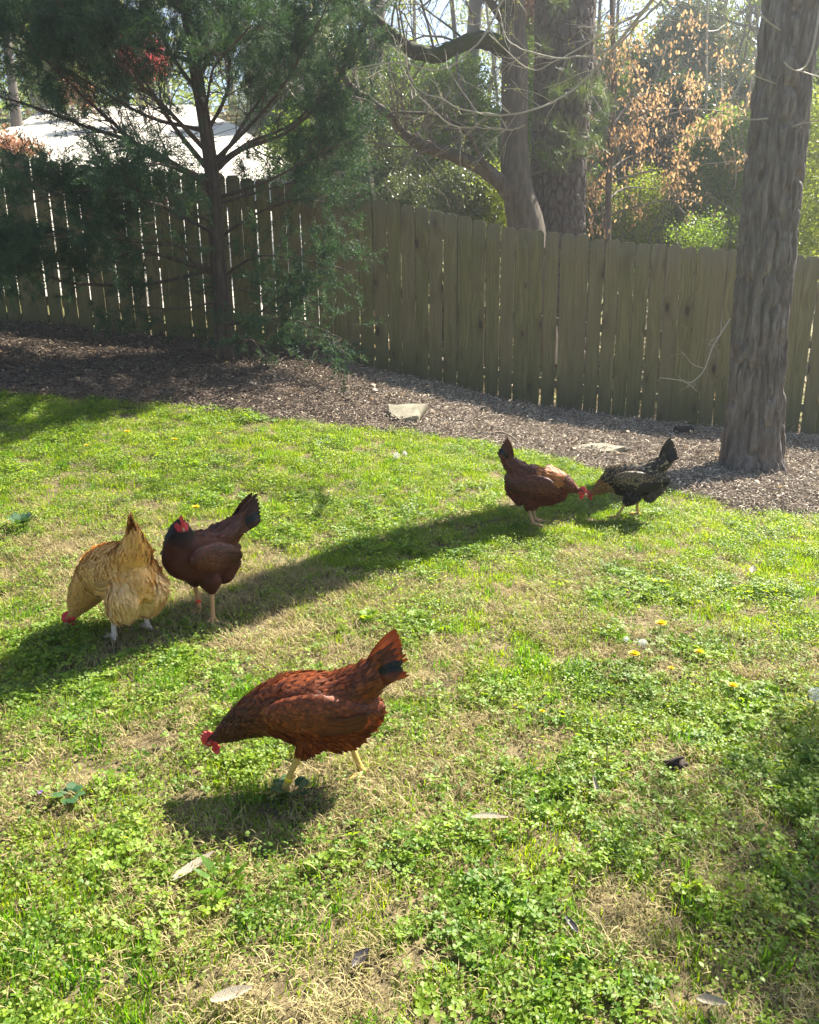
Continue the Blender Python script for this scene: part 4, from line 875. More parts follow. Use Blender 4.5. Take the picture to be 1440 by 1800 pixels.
for i in range(30):
    px = -60 + 1560 * ((i * .618) % 1); Y = 20 + 32 * ((i * .377) % 1)
    bare_tree('woodland_tree', 'thin bare woodland tree far beyond the fence', px, Y, rngw.uniform(.08, .2), rngw.uniform(10, 17), 620 + i, 'bare trees in the woods', C_FARY if i % 3 else C_FARG, .22, ls=(.6, 1.1))
for i, (px, Y, H) in enumerate([(1140, 26, 8), (1400, 28, 9), (1020, 34, 9), (700, 36, 8), (230, 36, 6), (90, 34, 6), (1250, 38, 10), (560, 38, 7), (860, 42, 9)]):
    rng = np.random.default_rng(700 + i); c = atY(px, 300, Y); z0 = float(gz(c[0], Y))
    t = thing('evergreen_tree', TREES_[i], 'tree', (c[0], Y, z0), group='green trees in the woods')
    MB().add(*tube(np.array([[0, 0, -.2], [0, .1, H * .5], [.1, 0, H * .95]]), np.array([.25, .16, .04]), 9)).build('trunk', M_FARBARK, t, True)
    q = norm(rng.normal(0, 1, (3200, 3))) * (rng.random(3200) ** .4)[:, None]; q = q[fbm(q * 2.6 + i * 5, 3, i % 5) > .54][:330]
    P = q * [H * .28, H * .28, H * .42] + [0, 0, H * .58]; spread_at('crown', C_FARG if i % 3 == 0 else C_FARY, P, q + [0, 0, .4], rng, t, .9, 1.8)
def distant_woods():
    rng = np.random.default_rng(71); n = 15000; x = rng.uniform(-60, 60, n); y = rng.uniform(46, 74, n); z0 = gz(x, y) + (y - 30) * .02
    h = rng.random(n) ** 1.5 * (4 + 8 * n2(x, y, .12, 2, 3)); k = n2(x, h + y * .3, .22, 3, 4) > .40; P = np.stack([x, y, z0 + h], 1)[k]
    spread_at('distant_woods', C_FARG, P, np.tile([0, 0, 1.], (len(P), 1)), rng, None, 1.6, 3.2)
distant_woods()
# small leafy tree standing right of the frame; its crown shades the lower right of the lawn
def side_tree():
    rng = np.random.default_rng(72); x, y = 3.22, 3.5; z0 = float(gz(x, y)); t = thing('young_tree', 'small leafy tree just beyond the right edge of the lawn view', 'tree', (x, y, z0))
    MB().add(*tube(np.array([[0, 0, -.1], [.02, 0, 1.5], [-.03, .02, 3.0]]), np.array([.04, .03, .01]), 9)).build('trunk', M_SMOOTH, t, True)
    q = norm(rng.normal(0, 1, (2600, 3))) * (rng.random(2600) ** .45)[:, None]; q = q[fbm(q * 2.3, 3, 1) > .48][:380]
    spread_at('crown', C_GREEN, q * [.55, .55, .75] + [0, 0, 2.75], q + [0, 0, .3], rng, t, .8, 1.4)
side_tree()

def make_haze():
    me = box_mesh('haze', 110, 90, 28, None, .01); me.materials.clear(); m = bpy.data.materials.new('haze'); m.use_nodes = True; t = m.node_tree; t.nodes.clear()
    o_ = t.nodes.new('ShaderNodeOutputMaterial'); v = t.nodes.new('ShaderNodeVolumePrincipled'); v.inputs['Color'].default_value = (.90, .95, 1, 1); v.inputs['Density'].default_value = .0030; v.inputs['Anisotropy'].default_value = .68
    t.links.new(v.outputs[0], o_.inputs['Volume']); me.materials.append(m); o = obj('haze', me, kind='stuff'); o.location = (0, 40, 12.0)
make_haze()

# ================================================================== HENS
def feather_mat(name, rough=.5, spec=.3, trans=.12):
    m = NT(name); c = m.attr('tint').outputs['Color']; uv = m.attr('fuv').outputs['Vector']; e = m.attr('edge').outputs['Color']; lace = m.attr('lace').outputs['Fac']
    s = m.N('SeparateXYZ'); m.L(uv, s.inputs[0]); au = m.math('ABSOLUTE', s.outputs[0])
    barb = m.N('TexWave', wave_type='BANDS', bands_direction='Y'); barb.inputs['Scale'].default_value = 9; barb.inputs['Distortion'].default_value = 1.5
    cv = m.N('CombineXYZ'); m.L(au, cv.inputs[0]); m.L(m.math('SUBTRACT', m.math('MULTIPLY', s.outputs[1], 1.6), m.math('MULTIPLY', au, .5)), cv.inputs[1]); m.L(s.outputs[2], cv.inputs[2]); m.L(cv.outputs[0], barb.inputs['Vector'])
    shaft = m.mapr(au, 0, .12, 1, 0)
    rim = m.math('MAXIMUM', m.mapr(au, .5, .85, 0, 1), m.mapr(s.outputs[1], .68, .9, 0, 1))
    col = m.mix(m.math('MULTIPLY', rim, lace), c, e)
    col = m.mix(m.math('MULTIPLY', barb.outputs[1], .28), col, m.mix(1., col, (.45, .42, .42), 'MULTIPLY'))
    col = m.mix(m.math('MULTIPLY', shaft, .35), col, m.mix(1., col, (1.5, 1.4, 1.3), 'MULTIPLY'))
    m.col(col); m.rough(rough); m.spec(spec); m.b.inputs['Sheen Weight'].default_value = .0
    m.bump(barb.outputs[1], .25, .001); m.translucent(m.mix(1., col, (1.5, 1.25, 1.0), 'MULTIPLY'), trans); return m.m
M_FEATHER = feather_mat('feather', .45, .36, .16); M_FLUFF = feather_mat('fluff', .9, .1, .25); M_TAILF = feather_mat('tail_feather', .42, .35, .32)
def skinmat(name):
    m = NT(name); c = m.attr('tint').outputs['Color']; m.col(c); m.rough(.7); m.spec(.2); return m.m
M_BODY = skinmat('hen_skin')
M_COMB = NT('comb_skin')
def _comb():
    m = M_COMB; g = m.N('TexCoord').outputs['Object']; n = m.noise(g, 300, 2); m.col(m.ramp(n, [(.3, (.42, .012, .02)), (.7, (.66, .035, .045))])); m.rough(.45); m.spec(.5)
    m.b.inputs['Subsurface Weight'].default_value = .3; m.b.inputs['Subsurface Radius'].default_value = (.01, .003, .002); m.bump(n, .4, .001)
_comb(); M_COMB = M_COMB.m
M_BEAK = simple('beak_horn', (.42, .28, .14), .4, .5, 60, .25); M_BEAKD = simple('dark_beak_horn', (.25, .15, .10), .4, .5, 60, .25)
M_EYE = simple('eye_amber', (.30, .09, .015), .1, .8); M_PUPIL = simple('pupil', (.005, .005, .005), .05, .9)
def legm(name, c):
    m = NT(name); g = m.N('TexCoord').outputs['Object']; v = m.N('TexVoronoi'); m.L(g, v.inputs[0]); v.inputs['Scale'].default_value = 260
    m.col(m.mix(v.outputs['Distance'], tuple(x * 1.1 for x in c), tuple(x * .6 for x in c))); m.rough(.45); m.spec(.45); m.bump(v.outputs['Distance'], .6, .001); return m.m
M_LEGY = legm('yellow_leg', (.62, .40, .10)); M_LEGP = legm('pale_leg', (.62, .50, .42)); M_LEGO = legm('orange_leg', (.55, .30, .14)); M_CLAW = simple('claw', (.30, .22, .16), .4, .5)
M_BANDY = simple('yellow_band', (.75, .55, .01), .35, .5, 20, .05); M_BANDR = simple('red_band', (.70, .05, .02), .35, .5, 20, .05)

def ellipsoid(c, r, Rm, nu=14, nv=9):
    u = np.arange(nu) / nu * 2 * math.pi; v = (np.arange(1, nv) / nv) * math.pi
    P = np.stack([np.outer(np.sin(v), np.cos(u)), np.outer(np.sin(v), np.sin(u)), np.outer(np.cos(v), np.ones(nu))], -1).reshape(-1, 3); P = np.vstack([P, [0, 0, 1], [0, 0, -1]]); n = len(P)
    Fs = []
    for i in range(nv - 2):
        for j in range(nu): Fs.append((i * nu + j, (i + 1) * nu + j, (i + 1) * nu + (j + 1) % nu, i * nu + (j + 1) % nu))
    for j in range(nu): Fs.append((n - 2, j, (j + 1) % nu)); Fs.append((n - 1, (nv - 2) * nu + (j + 1) % nu, (nv - 2) * nu + j))
    return (P * r) @ Rm.T + c, Fs
def frame(d, up=(0, 0, 1)):
    X = norm(np.array(d, float)); Y = norm(np.cross(np.array(up, float), X)); Z = np.cross(X, Y); return np.stack([X, Y, Z], 1)
# feather template: u across (-1..1), v along (0..1)
FT_V = np.array([[0, 0], [-.75, .28], [0, .3], [.75, .28], [-1, .62], [0, .65], [1, .62], [-.62, .9], [0, .93], [.62, .9], [0, 1.04]], float)
FT_F = [(0, 2, 1), (0, 3, 2), (1, 2, 5, 4), (2, 3, 6, 5), (4, 5, 8, 7), (5, 6, 9, 8), (7, 8, 10), (8, 9, 10)]
def add_feathers(mb, P, N, Fl, ln, wd, tint, edge, lace, rng, lift=.12, curl=.12, camber=.28):
    n = len(P); 
    if n == 0: return
    Fl = norm(Fl - N * (Fl * N).sum(1, keepdims=True)); Fl = norm(Fl + rng.normal(0, .10, (n, 3))); lf = np.asarray(lift) * rng.uniform(.3, 1.7, n)
    Y = norm(Fl + N * lf[:, None]); X = norm(np.cross(Y, N)); Z = np.cross(X, Y); K = len(FT_V); ln = np.broadcast_to(ln, (n,)) * rng.uniform(.8, 1.2, n); wd = np.broadcast_to(wd, (n,)) * rng.uniform(.85, 1.15, n)
    u = FT_V[:, 0]; v = FT_V[:, 1]; hgt = -camber * (u ** 2)[None] * wd[:, None] * .5 - (v ** 2)[None] * ln[:, None] * np.asarray(curl)
    V = (P - Fl * ln[:, None] * .15)[:, None] + X[:, None] * (u[None, :, None] * wd[:, None, None] * .5) + Y[:, None] * (v[None, :, None] * ln[:, None, None]) + Z[:, None] * hgt[..., None]
    rn = rng.random(n); fuv = np.stack([np.tile(u, (n, 1)), np.tile(v, (n, 1)), np.repeat(rn[:, None] * 50, K, 1)], -1).reshape(-1, 3)
    o = mb.n; T4 = lambda a: np.concatenate([np.repeat(a, K, 0), np.ones((n * K, 1))], 1)
    q = np.array([f for f in FT_F if len(f) == 4]); t = np.array([f for f in FT_F if len(f) == 3]); off = (np.arange(n) * K)[:, None, None]
    mb.add(V.reshape(-1, 3), (q[None] + off).reshape(-1, 4), tint=T4(tint), fuv=fuv, edge=T4(edge), lace=np.repeat(np.broadcast_to(lace, (n,)), K)[:, None])
    t3 = (t[None] + off).reshape(-1, 3); mb.L.append((t3 + o).ravel()); mb.N.append(np.full(len(t3), 3)); mb.M.append(np.zeros(len(t3), int))
def long_feather(path, width, up, tint, edge, lace, nseg=9, camber=.25, tip=.7):
    P = spline(path, nseg + 1); T = norm(np.gradient(P, axis=0)); X = norm(np.cross(T, np.array(up, float))); Z = np.cross(X, T); t = np.linspace(0, 1, nseg + 1)
    w_ = width * .5 * np.minimum(np.minimum(1, .35 + t * 3), np.sqrt(np.clip((1.02 - t) / (1 - tip), 0, 1))) * (1 - .35 * t); us = np.array([-1, -.5, 0, .5, 1]); V = []; fuv = []
    for i in range(nseg + 1):
        for uu in us: V.append(P[i] + X[i] * uu * w_[i] - Z[i] * camber * uu * uu * w_[i]); fuv.append((uu, t[i], 3.3))
    i = np.arange(nseg)[:, None] * 5 + np.arange(4)[None]; Fq = np.stack([i, i + 1, i + 6, i + 5], -1).reshape(-1, 4); n = len(V)
    tt = np.concatenate([np.tile(tint, (n, 1)), np.ones((n, 1))], 1); ee = np.concatenate([np.tile(edge, (n, 1)), np.ones((n, 1))], 1)
    mb = MB(); mb.add(np.array(V), Fq, tint=tt, fuv=np.array(fuv), edge=ee, lace=np.full((n, 1), float(lace))); return mb

LEGK = 1.5
def make_hen(name, label, loc, yaw, S):
    """S: pose and colours. Local frame: +x forward, +y the hen's left, z up, origin on the ground"""
    rng = np.random.default_rng(S['seed']); t = thing(name, label, 'hen', loc, yaw, 'hens feeding on the lawn'); k = S.get('scale', 1.0); t.scale = (k, k, k)
    # ---- stations of the core: centre, radii (along, side, up), direction, region
    st = []
    def chain(pts, rad, region, step=.008, flow=None):
        P = np.array(pts, float); L = np.concatenate([[0], np.cumsum(np.linalg.norm(np.diff(P, axis=0), axis=1))]); n = max(2, int(L[-1] / step) + 1); s = np.linspace(0, L[-1], n)
        Sp = spline(P, 80); Ls = np.concatenate([[0], np.cumsum(np.linalg.norm(np.diff(Sp, axis=0), axis=1))]); Ls *= L[-1] / Ls[-1]
        C = np.stack([np.interp(s, Ls, Sp[:, a]) for a in range(3)], 1); R = np.stack([np.interp(s, L, np.array(rad)[:, a]) for a in range(2)], 1); D = norm(np.gradient(C, axis=0))
        for i in range(n): st.append((C[i], np.array([min(R[i].mean(), .05) * .8 + .004, R[i, 0], R[i, 1]]), D[i], region, (-D[i] if flow is None else norm(np.array(flow, float))), s[i] / L[-1]))
    body = S['body']; chain(body['p'], body['r'], 'body')                     # rump -> shoulder (directed forward)
    neck = S['neck']; chain(neck['p'], neck['r'], 'neck')
    cush = S['cushion']; chain(cush['p'], cush['r'], 'cushion', flow=None)     # given tail -> back so flow is towards the tail
    for th in S['thighs']: chain(th['p'], th['r'], 'thigh', flow=(-.25, 0, -1))
    for fl in S.get('fluff', []): chain(fl['p'], fl['r'], 'fluff', flow=(-.5, 0, -.9))
    hp = np.array(S['head']['p'], float); hd = norm(np.array(S['head']['d'], float)); HF = frame(hd, S['head'].get('up', (0, 0, 1)))
    for a, r in ((0, (.020, .0165, .0185)), (.012, (.018, .0125, .0145))): st.append((hp + hd * a, np.array(r), hd, 'head', -hd, 0))
    mb = MB()
    for c, r, d, *_ in st:
        V, Fs = ellipsoid(c, r, frame(d)); mb.add(V, Fs)
    me = mb.mesh('tmp', []); o = bpy.data.objects.new('tmp', me); COL.objects.link(o)
    md = o.modifiers.new('r', 'REMESH'); md.mode = 'VOXEL'; md.voxel_size = .0062; md.use_smooth_shade = True
    m2 = o.modifiers.new('s', 'SMOOTH'); m2.iterations = 5; m2.factor = .5
    dg = bpy.context.evaluated_depsgraph_get(); bm_ = bpy.data.meshes.new_from_object(o.evaluated_get(dg)); COL.objects.unlink(o); bpy.data.objects.remove(o)
    bm_.name = 'body'; nv = len(bm_.vertices); V = np.empty(nv * 3); bm_.vertices.foreach_get('co', V); V = V.reshape(-1, 3); Nv = np.empty(nv * 3); bm_.vertices.foreach_get('normal', Nv); Nv = Nv.reshape(-1, 3)
    C = np.array([s[0] for s in st]); Rm = np.array([s[1].mean() for s in st]); FL = np.array([s[4] for s in st]); REG = np.array([s[3] for s in st]); TT = np.array([s[5] for s in st])
    def near(P):
        d = np.linalg.norm(P[:, None] - C[None], axis=2) / Rm[None]; j = np.argmin(d, 1); wgt = np.exp(-((d - d.min(1, keepdims=True)) / .16) ** 2); f = norm((wgt[..., None] * FL[None]).sum(1)); return j, f
    hl = (V - hp) @ HF; face = (hl[:, 0] > -.001) & (np.linalg.norm(hl - [.012, 0, -.003], axis=1) < .027) & (hl[:, 2] < .010)
    colfn = S['color']; j, f = near(V); base = colfn(REG[j], TT[j], V, rng)[0] * .55; base[face] = (.40, .035, .035)
    at = bm_.attributes.new('tint', 'FLOAT_COLOR', 'POINT'); at.data.foreach_set('color', np.concatenate([base, np.ones((nv, 1))], 1).ravel().astype(np.float32))
    bm_.materials.clear(); bm_.materials.append(M_BODY); obj('body', bm_, t)
    # ---- plumage: feathers seated on the body surface, lying along its flow
    bm_.calc_loop_triangles(); tr = np.empty(len(bm_.loop_triangles) * 3, int); bm_.loop_triangles.foreach_get('vertices', tr); tr = tr.reshape(-1, 3)
    A = V[tr]; cr = np.cross(A[:, 1] - A[:, 0], A[:, 2] - A[:, 0]); ar = np.linalg.norm(cr, axis=1) / 2; N0 = 6800 * S.get('dens', 1.0); pick = rng.choice(len(tr), int(N0 * ar.sum() / .28), p=ar / ar.sum()); b = rng.random((len(pick), 2)); sw = b.sum(1) > 1; b[sw] = 1 - b[sw]
    P = A[pick, 0] + (A[pick, 1] - A[pick, 0]) * b[:, :1] + (A[pick, 2] - A[pick, 0]) * b[:, 1:]; N = norm(Nv[tr[pick]].mean(1))
    j, f = near(P); reg = REG[j]; tt = TT[j]; hl = (P - hp) @ HF; fc = ((hl[:, 0] > -.002) & (hl[:, 2] < .009) & (np.linalg.norm(hl - [.012, 0, -.003], axis=1) < .027)) | (hl[:, 0] > .022)
    keep_ = ~fc; P, N, f, reg, tt = P[keep_], N[keep_], f[keep_], reg[keep_], tt[keep_]
    ln = np.select([reg == 'head', reg == 'neck', reg == 'cushion', reg == 'thigh', reg == 'fluff'], [.009, .010 + .026 * (1 - np.abs(tt)) ** .8, .036, .026, .034], .030)
    wd = np.select([reg == 'head', reg == 'neck', reg == 'cushion', reg == 'thigh', reg == 'fluff'], [.0035, .0045 + .006 * (1 - tt), .012, .009, .011], .015)
    # lower body feathers finer and looser
    low = (reg == 'body') & (N[:, 2] < -.1); wd = np.where(low, .010, wd)
    lift = np.select([reg == 'head', reg == 'thigh', reg == 'fluff', reg == 'cushion'], [.05, .24, .34, .26], .20) * S.get('loose', 1.)
    tint, edge, lace = colfn(reg, tt, P, rng); vr = S.get('var', .45); tint = tint * rng.uniform(1 - vr, 1 + vr, (len(P), 1))
    soft = np.isin(reg, ['thigh', 'fluff']) | low
    for nm, sel, mt in (('plumage', ~soft, M_FEATHER), ('under_fluff', soft, M_FLUFF)):
        mb = MB(); add_feathers(mb, P[sel], N[sel], f[sel], ln[sel], wd[sel], tint[sel], edge[sel], lace[sel], rng, lift[sel], .12)
        if mb.n: mb.build(nm, mt, t, True, kind='stuff')
    # ---- wings
    wg = S['wing']
    for sd in (1, -1):
        wc = np.array(wg['c'], float) * [1, sd, 1]; wd_ = norm(np.array(wg['d'], float) * [1, sd, 1]); WF = frame(wd_, (0, 0, 1)); ra, rs, ru = wg['r']
        V0, F0 = ellipsoid(wc, np.array([ra, rs, ru]), WF, 28, 16); mb = MB(); n0 = len(V0); cc = colfn(np.full(n0, 'wing'), np.zeros(n0), V0, rng)[0] * .5
        one4 = lambda a: np.concatenate([a, np.ones((len(a), 1))], 1)
        mb.add(V0, F0, tint=one4(cc), fuv=np.tile([.5, .5, 0.], (n0, 1)), edge=one4(cc), lace=np.zeros((n0, 1)))
        n = wg.get('n', 1100); q = norm(rng.normal(0, 1, (n, 3))); q[:, 1] = np.abs(q[:, 1]) * sd * .9 + .1 * sd; q = norm(q); Pw = (q * [ra, rs, ru]) @ WF.T + wc; Nw = norm((q / [ra, rs, ru]) @ WF.T)
        fl = np.tile(-wd_ + [0, 0, wg.get('drop', -.12)], (n, 1)); xl = q[:, 0]; zl = q[:, 2]
        sz = np.interp(xl, [-1, -.1, .5, 1], [.040, .028, .019, .015]) * np.where(zl < -.25, 1.25, 1.); ww = np.interp(xl, [-1, 0, 1], [.0155, .015, .012])
        tw, ew, lw = colfn(np.full(n, 'wing'), xl, Pw, rng); add_feathers(mb, Pw, Nw, fl, sz, ww, tw * rng.uniform(1 - vr * .9, 1 + vr * .9, (n, 1)), ew, lw, rng, .18, .16)
        w_o = mb.build('wing', M_FEATHER, t, True)
        for q_ in range(7):   # secondaries along the lower rear edge
            s = q_ / 6; a0 = np.array([ra * (.25 - .35 * s), sd * rs * (.62 + .03 * q_), ru * (-.62 + .95 * s * .62)]); a1 = np.array([-ra * (1.08 + .10 * math.sin(s * 3)), sd * rs * (.72 + .07 * q_), ru * (-.42 + .72 * s)]); mid = (a0 + a1) / 2 + [0, sd * .009, -.008]
            pth = (np.array([a0, mid, a1]) @ WF.T) + wc; c1, e1, l1 = colfn(np.array(['flight']), np.array([s]), pth[:1], rng)
            long_feather(pth, .021, WF[:, 1] * sd, c1[0] * rng.uniform(.6, 1.3), e1[0], l1[0], 8, .15, .8).build('flight_feather', M_TAILF, w_o, True)
    # ---- tail fan, two folded sides
    tl = S['tail']; tb = np.array(tl['base'], float); td = norm(np.array(tl['d'], float)); TF = frame(td, (0, 0, 1)); m_ = tl.get('n', 7)
    for sd in (1, -1):
        for i in range(m_):
            s = i / (m_ - 1); a = tl['lo'] + (tl['hi'] - tl['lo']) * s; lat = sd * (tl.get('bw', .012) + tl.get('spread', .028) * (1 - s)); d = TF[:, 0] * math.cos(a) + TF[:, 2] * math.sin(a); L = tl['L'] * (.62 + .46 * s)
            p0 = tb + TF[:, 1] * lat * .45 + TF[:, 2] * (s - .5) * tl.get('h', .03); p2 = p0 + d * L + TF[:, 1] * lat * .9; p1 = (p0 + p2) / 2 + TF[:, 1] * lat * .5 + TF[:, 2] * .006
            c1, e1, l1 = colfn(np.array(['tail']), np.array([s]), p2[None], rng); up = TF[:, 1] * sd + TF[:, 2] * .25 * (1 - s)
            long_feather([p0, p1, p2], tl.get('w', .036), up, c1[0] * rng.uniform(.8, 1.2), e1[0], l1[0], 9, .2, .82).build('tail_feather', M_TAILF, t, True)
        # shorter coverts over the tail root
        n = 130; s = rng.random(n); a = tl['lo'] - .1 + (tl['hi'] - tl['lo'] + .15) * s; d = np.cos(a)[:, None] * TF[:, 0] + np.sin(a)[:, None] * TF[:, 2]; rr = rng.uniform(-.02, .045, n)
        Pc = tb + TF[:, 1] * (sd * (tl.get('bw', .012) * 1.6 + .022 * (1 - s) * tl.get('bw', .012) / .012))[:, None] + TF[:, 2] * ((s - .5) * tl.get('h', .03) * 1.3)[:, None] + d * rr[:, None]; Nn = np.tile(TF[:, 1] * sd + TF[:, 2] * .2, (n, 1)); mb = MB()
        c1, e1, l1 = colfn(np.full(n, 'cushion'), s, Pc, rng); add_feathers(mb, Pc, norm(Nn), d, tl.get('cl', .05), .013, c1 * rng.uniform(.8, 1.2, (n, 1)), e1, l1, rng, .12, .2); mb.build('tail_coverts', M_FEATHER, t, True, kind='stuff')
    # ---- head furniture
    def hloc(V): return np.asarray(V, float) @ HF.T + hp
    bk = MB(); xs = np.linspace(0, 1, 7); pth = np.stack([.024 + .019 * xs, 0 * xs, -.001 - .007 * xs ** 2], 1); V1, F1 = tube(pth, .0062 * (1 - xs ** 1.5) + .0004, 8); V1[:, 1] *= .8; bk.add(hloc(V1), F1)
    pth = np.stack([.023 + .014 * xs, 0 * xs, -.0065 - .003 * xs], 1); V1, F1 = tube(pth, .0036 * (1 - xs ** 1.5) + .0003, 8); bk.add(hloc(V1), F1); bk.build('beak', S.get('beak', M_BEAK), t, True)
    for sd in (1, -1):
        V1, F1 = ellipsoid(np.array([.011, sd * .0142, .0045]), np.array([.0042, .0026, .0042]), np.eye(3), 12, 8); e = MB().add(hloc(V1), F1).build('eye', M_EYE, t, True)
        V1, F1 = ellipsoid(np.array([.0114, sd * .0162, .0045]), np.array([.0021, .001, .0021]), np.eye(3), 10, 6); MB().add(hloc(V1), F1).build('pupil', M_PUPIL, e, True)
        V1, F1 = ellipsoid(np.array([-.004, sd * .0155, -.006]), np.array([.0055, .0022, .0075]), np.eye(3), 12, 8); MB().add(hloc(V1), F1).build('earlobe', M_COMB, t, True)
        cs = S.get('comb', 1.); V1, F1 = ellipsoid(np.array([.014, sd * .0075, -.021 - .004 * cs]), np.array([.0095, .0026, .0125]) * (.6 + .4 * cs), np.eye(3), 16, 10); V1 = V1 + np.stack([0 * V1[:, 0], sd * .003 * np.sin(V1[:, 2] * 300), 0 * V1[:, 0]], 1); MB().add(hloc(V1), F1).build('wattle', M_COMB, t, True)
    cs = S.get('comb', 1.); xs = np.linspace(0, 1, 41); top = .006 + .018 * cs * np.sin(np.pi * np.clip(xs * .95 + .05, 0, 1)) ** .8 * (.62 + .38 * np.abs(np.sin(xs * 5 * np.pi))); x_ = .030 - .046 * xs; zb = .0115 - .006 * (2 * xs - .8) ** 2; wob = .0016 * np.sin(xs * 11 + S['seed'])
    prof = np.stack([x_ - .004 * xs, wob, zb + top], 1); mid = np.stack([x_, wob * .5, zb + top * .5], 1); bot = np.stack([x_, 0 * xs, zb - .003], 1); h = lambda a, w_: [a + [0, w_, 0], a - [0, w_, 0]]
    Vc = np.concatenate([*h(bot, .0042), *h(mid, .0030), *h(prof, .0011)]); n = 41; i = np.arange(n - 1); Fc = []
    for a, b2 in ((0, 2), (2, 4)): Fc.append(np.stack([a * n + i, a * n + i + 1, b2 * n + i + 1, b2 * n + i], 1)); Fc.append(np.stack([(a + 1) * n + i + 1, (a + 1) * n + i, (b2 + 1) * n + i, (b2 + 1) * n + i + 1], 1))
    Fc.append(np.stack([4 * n + i, 4 * n + i + 1, 5 * n + i + 1, 5 * n + i], 1)); Fc.append(np.array([[0, 2 * n, 3 * n, n], [2 * n, 4 * n, 5 * n, 3 * n], [n - 1, 2 * n - 1, 4 * n - 1, 3 * n - 1], [3 * n - 1, 4 * n - 1, 6 * n - 1, 5 * n - 1]]))
    MB().add(hloc(Vc), np.concatenate(Fc)).build('comb', M_COMB, t, True)
    # ---- legs
    for lg in S['legs']:
        hk, an = np.array(lg['hock'], float), np.array(lg['foot'], float); an = an + [0, 0, .011]; mb = MB(); fw = norm(np.array(lg.get('f', (1, 0, 0)), float)); sdv = np.array([-fw[1], fw[0], 0])
        V1, F1 = tube(spline([hk + (hk - an) * .3, hk, (hk + an) / 2 + fw * .002, an], 14), np.interp(np.linspace(0, 1, 14), [0, .25, .35, .8, 1], [.013, .012, .0090, .0084, .0108]), 12); mb.add(V1, F1)
        V1, F1 = ellipsoid(an, np.array([.0115, .0105, .009]), np.eye(3), 10, 7); mb.add(V1, F1)
        lo = mb
        cl = MB()
        for a, L, lift in ((-.55, .040, .0), (0, .052, 0), (.5, .042, 0), (2.75, .020, .004)):
            d = fw * math.cos(a) + sdv * math.sin(a) * (1 if lg.get('y', 1) > 0 else -1); ll = lg.get('lift', 0)
            p = [an + [0, 0, -.001], an + d * L * .35 + [0, 0, .001], an + d * L * .7 + [0, 0, -.003 + ll], an + d * L + [0, 0, -.006 + ll]]; V1, F1 = tube(spline(p, 10), np.interp(np.linspace(0, 1, 10), [0, .3, .5, .75, 1], [.0080, .0064, .0068, .0052, .0046]), 8); lo.add(V1, F1)
            e = an + d * L + [0, 0, -.006 + ll]; V1, F1 = tube(spline([e - d * .002, e + d * .006 + [0, 0, 0], e + d * .012 + [0, 0, -.004]], 6), np.linspace(.0038, .0003, 6), 7); cl.add(V1, F1)
        leg = lo.build('leg', S['legmat'], t, True); cl.build('claws', M_CLAW, leg, True, kind='stuff')
        if lg.get('band'):
            c = an + (hk - an) * .33; d = norm(hk - an); V1, F1 = tube(np.array([c - d * .006, c - d * .0055, c + d * .0055, c + d * .006]), np.array([.0094, .0112, .0112, .0094]), 14); MB().add(V1, F1).build('leg_band', lg['band'], leg, True)
    return t

def C3(*c): return np.array(c, float)
def red_color(body, neckc, tailc, glow=None, tip=.0):
    def fn(reg, tt, P, rng):
        n = len(reg); c = np.tile(body, (n, 1)); nk = reg == 'neck'; mixn = np.clip(tt * 1.6 + rng.normal(0, .15, n), 0, 1)[:, None]; c = np.where(nk[:, None], body * (1 - mixn) + neckc * mixn, c); c[reg == 'head'] = neckc * .8
        c[reg == 'tail'] = tailc; c[reg == 'flight'] = body * .8; c[reg == 'fluff'] = body * 1.1; c[reg == 'wing'] = body * 1.05
        if glow is not None:
            g = np.isin(reg, ['neck']) & (tt < .5); c[g] = glow  # backlit glow of the lower neck put into the feather colour
        sel = reg == 'tail'; c[sel & (tt < .45) & (tt > .1)] = C3(.012, .018, .016)
        e = c * .3; l = np.full(n, .6); return c, e, l
    return fn
def buff_color(reg, tt, P, rng):
    n = len(reg); c = np.tile(C3(.78, .45, .13), (n, 1)); c[reg == 'neck'] = (.66, .36, .10); c[reg == 'head'] = (.62, .33, .09); c[np.isin(reg, ['fluff', 'thigh'])] = (.82, .58, .27); c[reg == 'tail'] = (.68, .44, .18); c[reg == 'flight'] = (.66, .40, .14); c[reg == 'wing'] = (.70, .40, .12)
    return c, c * np.array([.85, .76, .65]), np.full(n, .3)
def laced_color(reg, tt, P, rng):
    n = len(reg); r = rng.random(n); c = np.tile(C3(.26, .19, .10), (n, 1)); e = np.tile(C3(.010, .009, .009), (n, 1)); l = np.full(n, 1.)
    c[reg == 'neck'] = np.where((tt[:, None] > .45), C3(.34, .17, .05), C3(.30, .19, .08))[reg == 'neck']; l[reg == 'neck'] = .75
    dk = np.isin(reg, ['body']) & (r < .35); c[dk] = (.03, .025, .02)
    c[reg == 'head'] = (.40, .20, .06); l[reg == 'head'] = 0; c[np.isin(reg, ['fluff', 'thigh'])] = (.11, .095, .08); l[np.isin(reg, ['fluff', 'thigh'])] = .2
    c[(reg == 'thigh') & (r < .7)] = (.02, .018, .016); c[reg == 'tail'] = (.012, .012, .012); c[reg == 'cushion'] = (.05, .04, .03); c[(reg == 'cushion') & (r < .25)] = (.4, .32, .2)
    c[reg == 'flight'] = (.02, .017, .015); w_ = reg == 'wing'; lowz = np.isin(reg, ['wing', 'body']) & (P[:, 2] + rng.normal(0, .018, n) < .222); c[lowz] = (.016, .014, .013); l[lowz] = .5; c[w_ & (tt < -.3) & (P[:, 2] > .22)] = (.30, .18, .09); return c, e, l

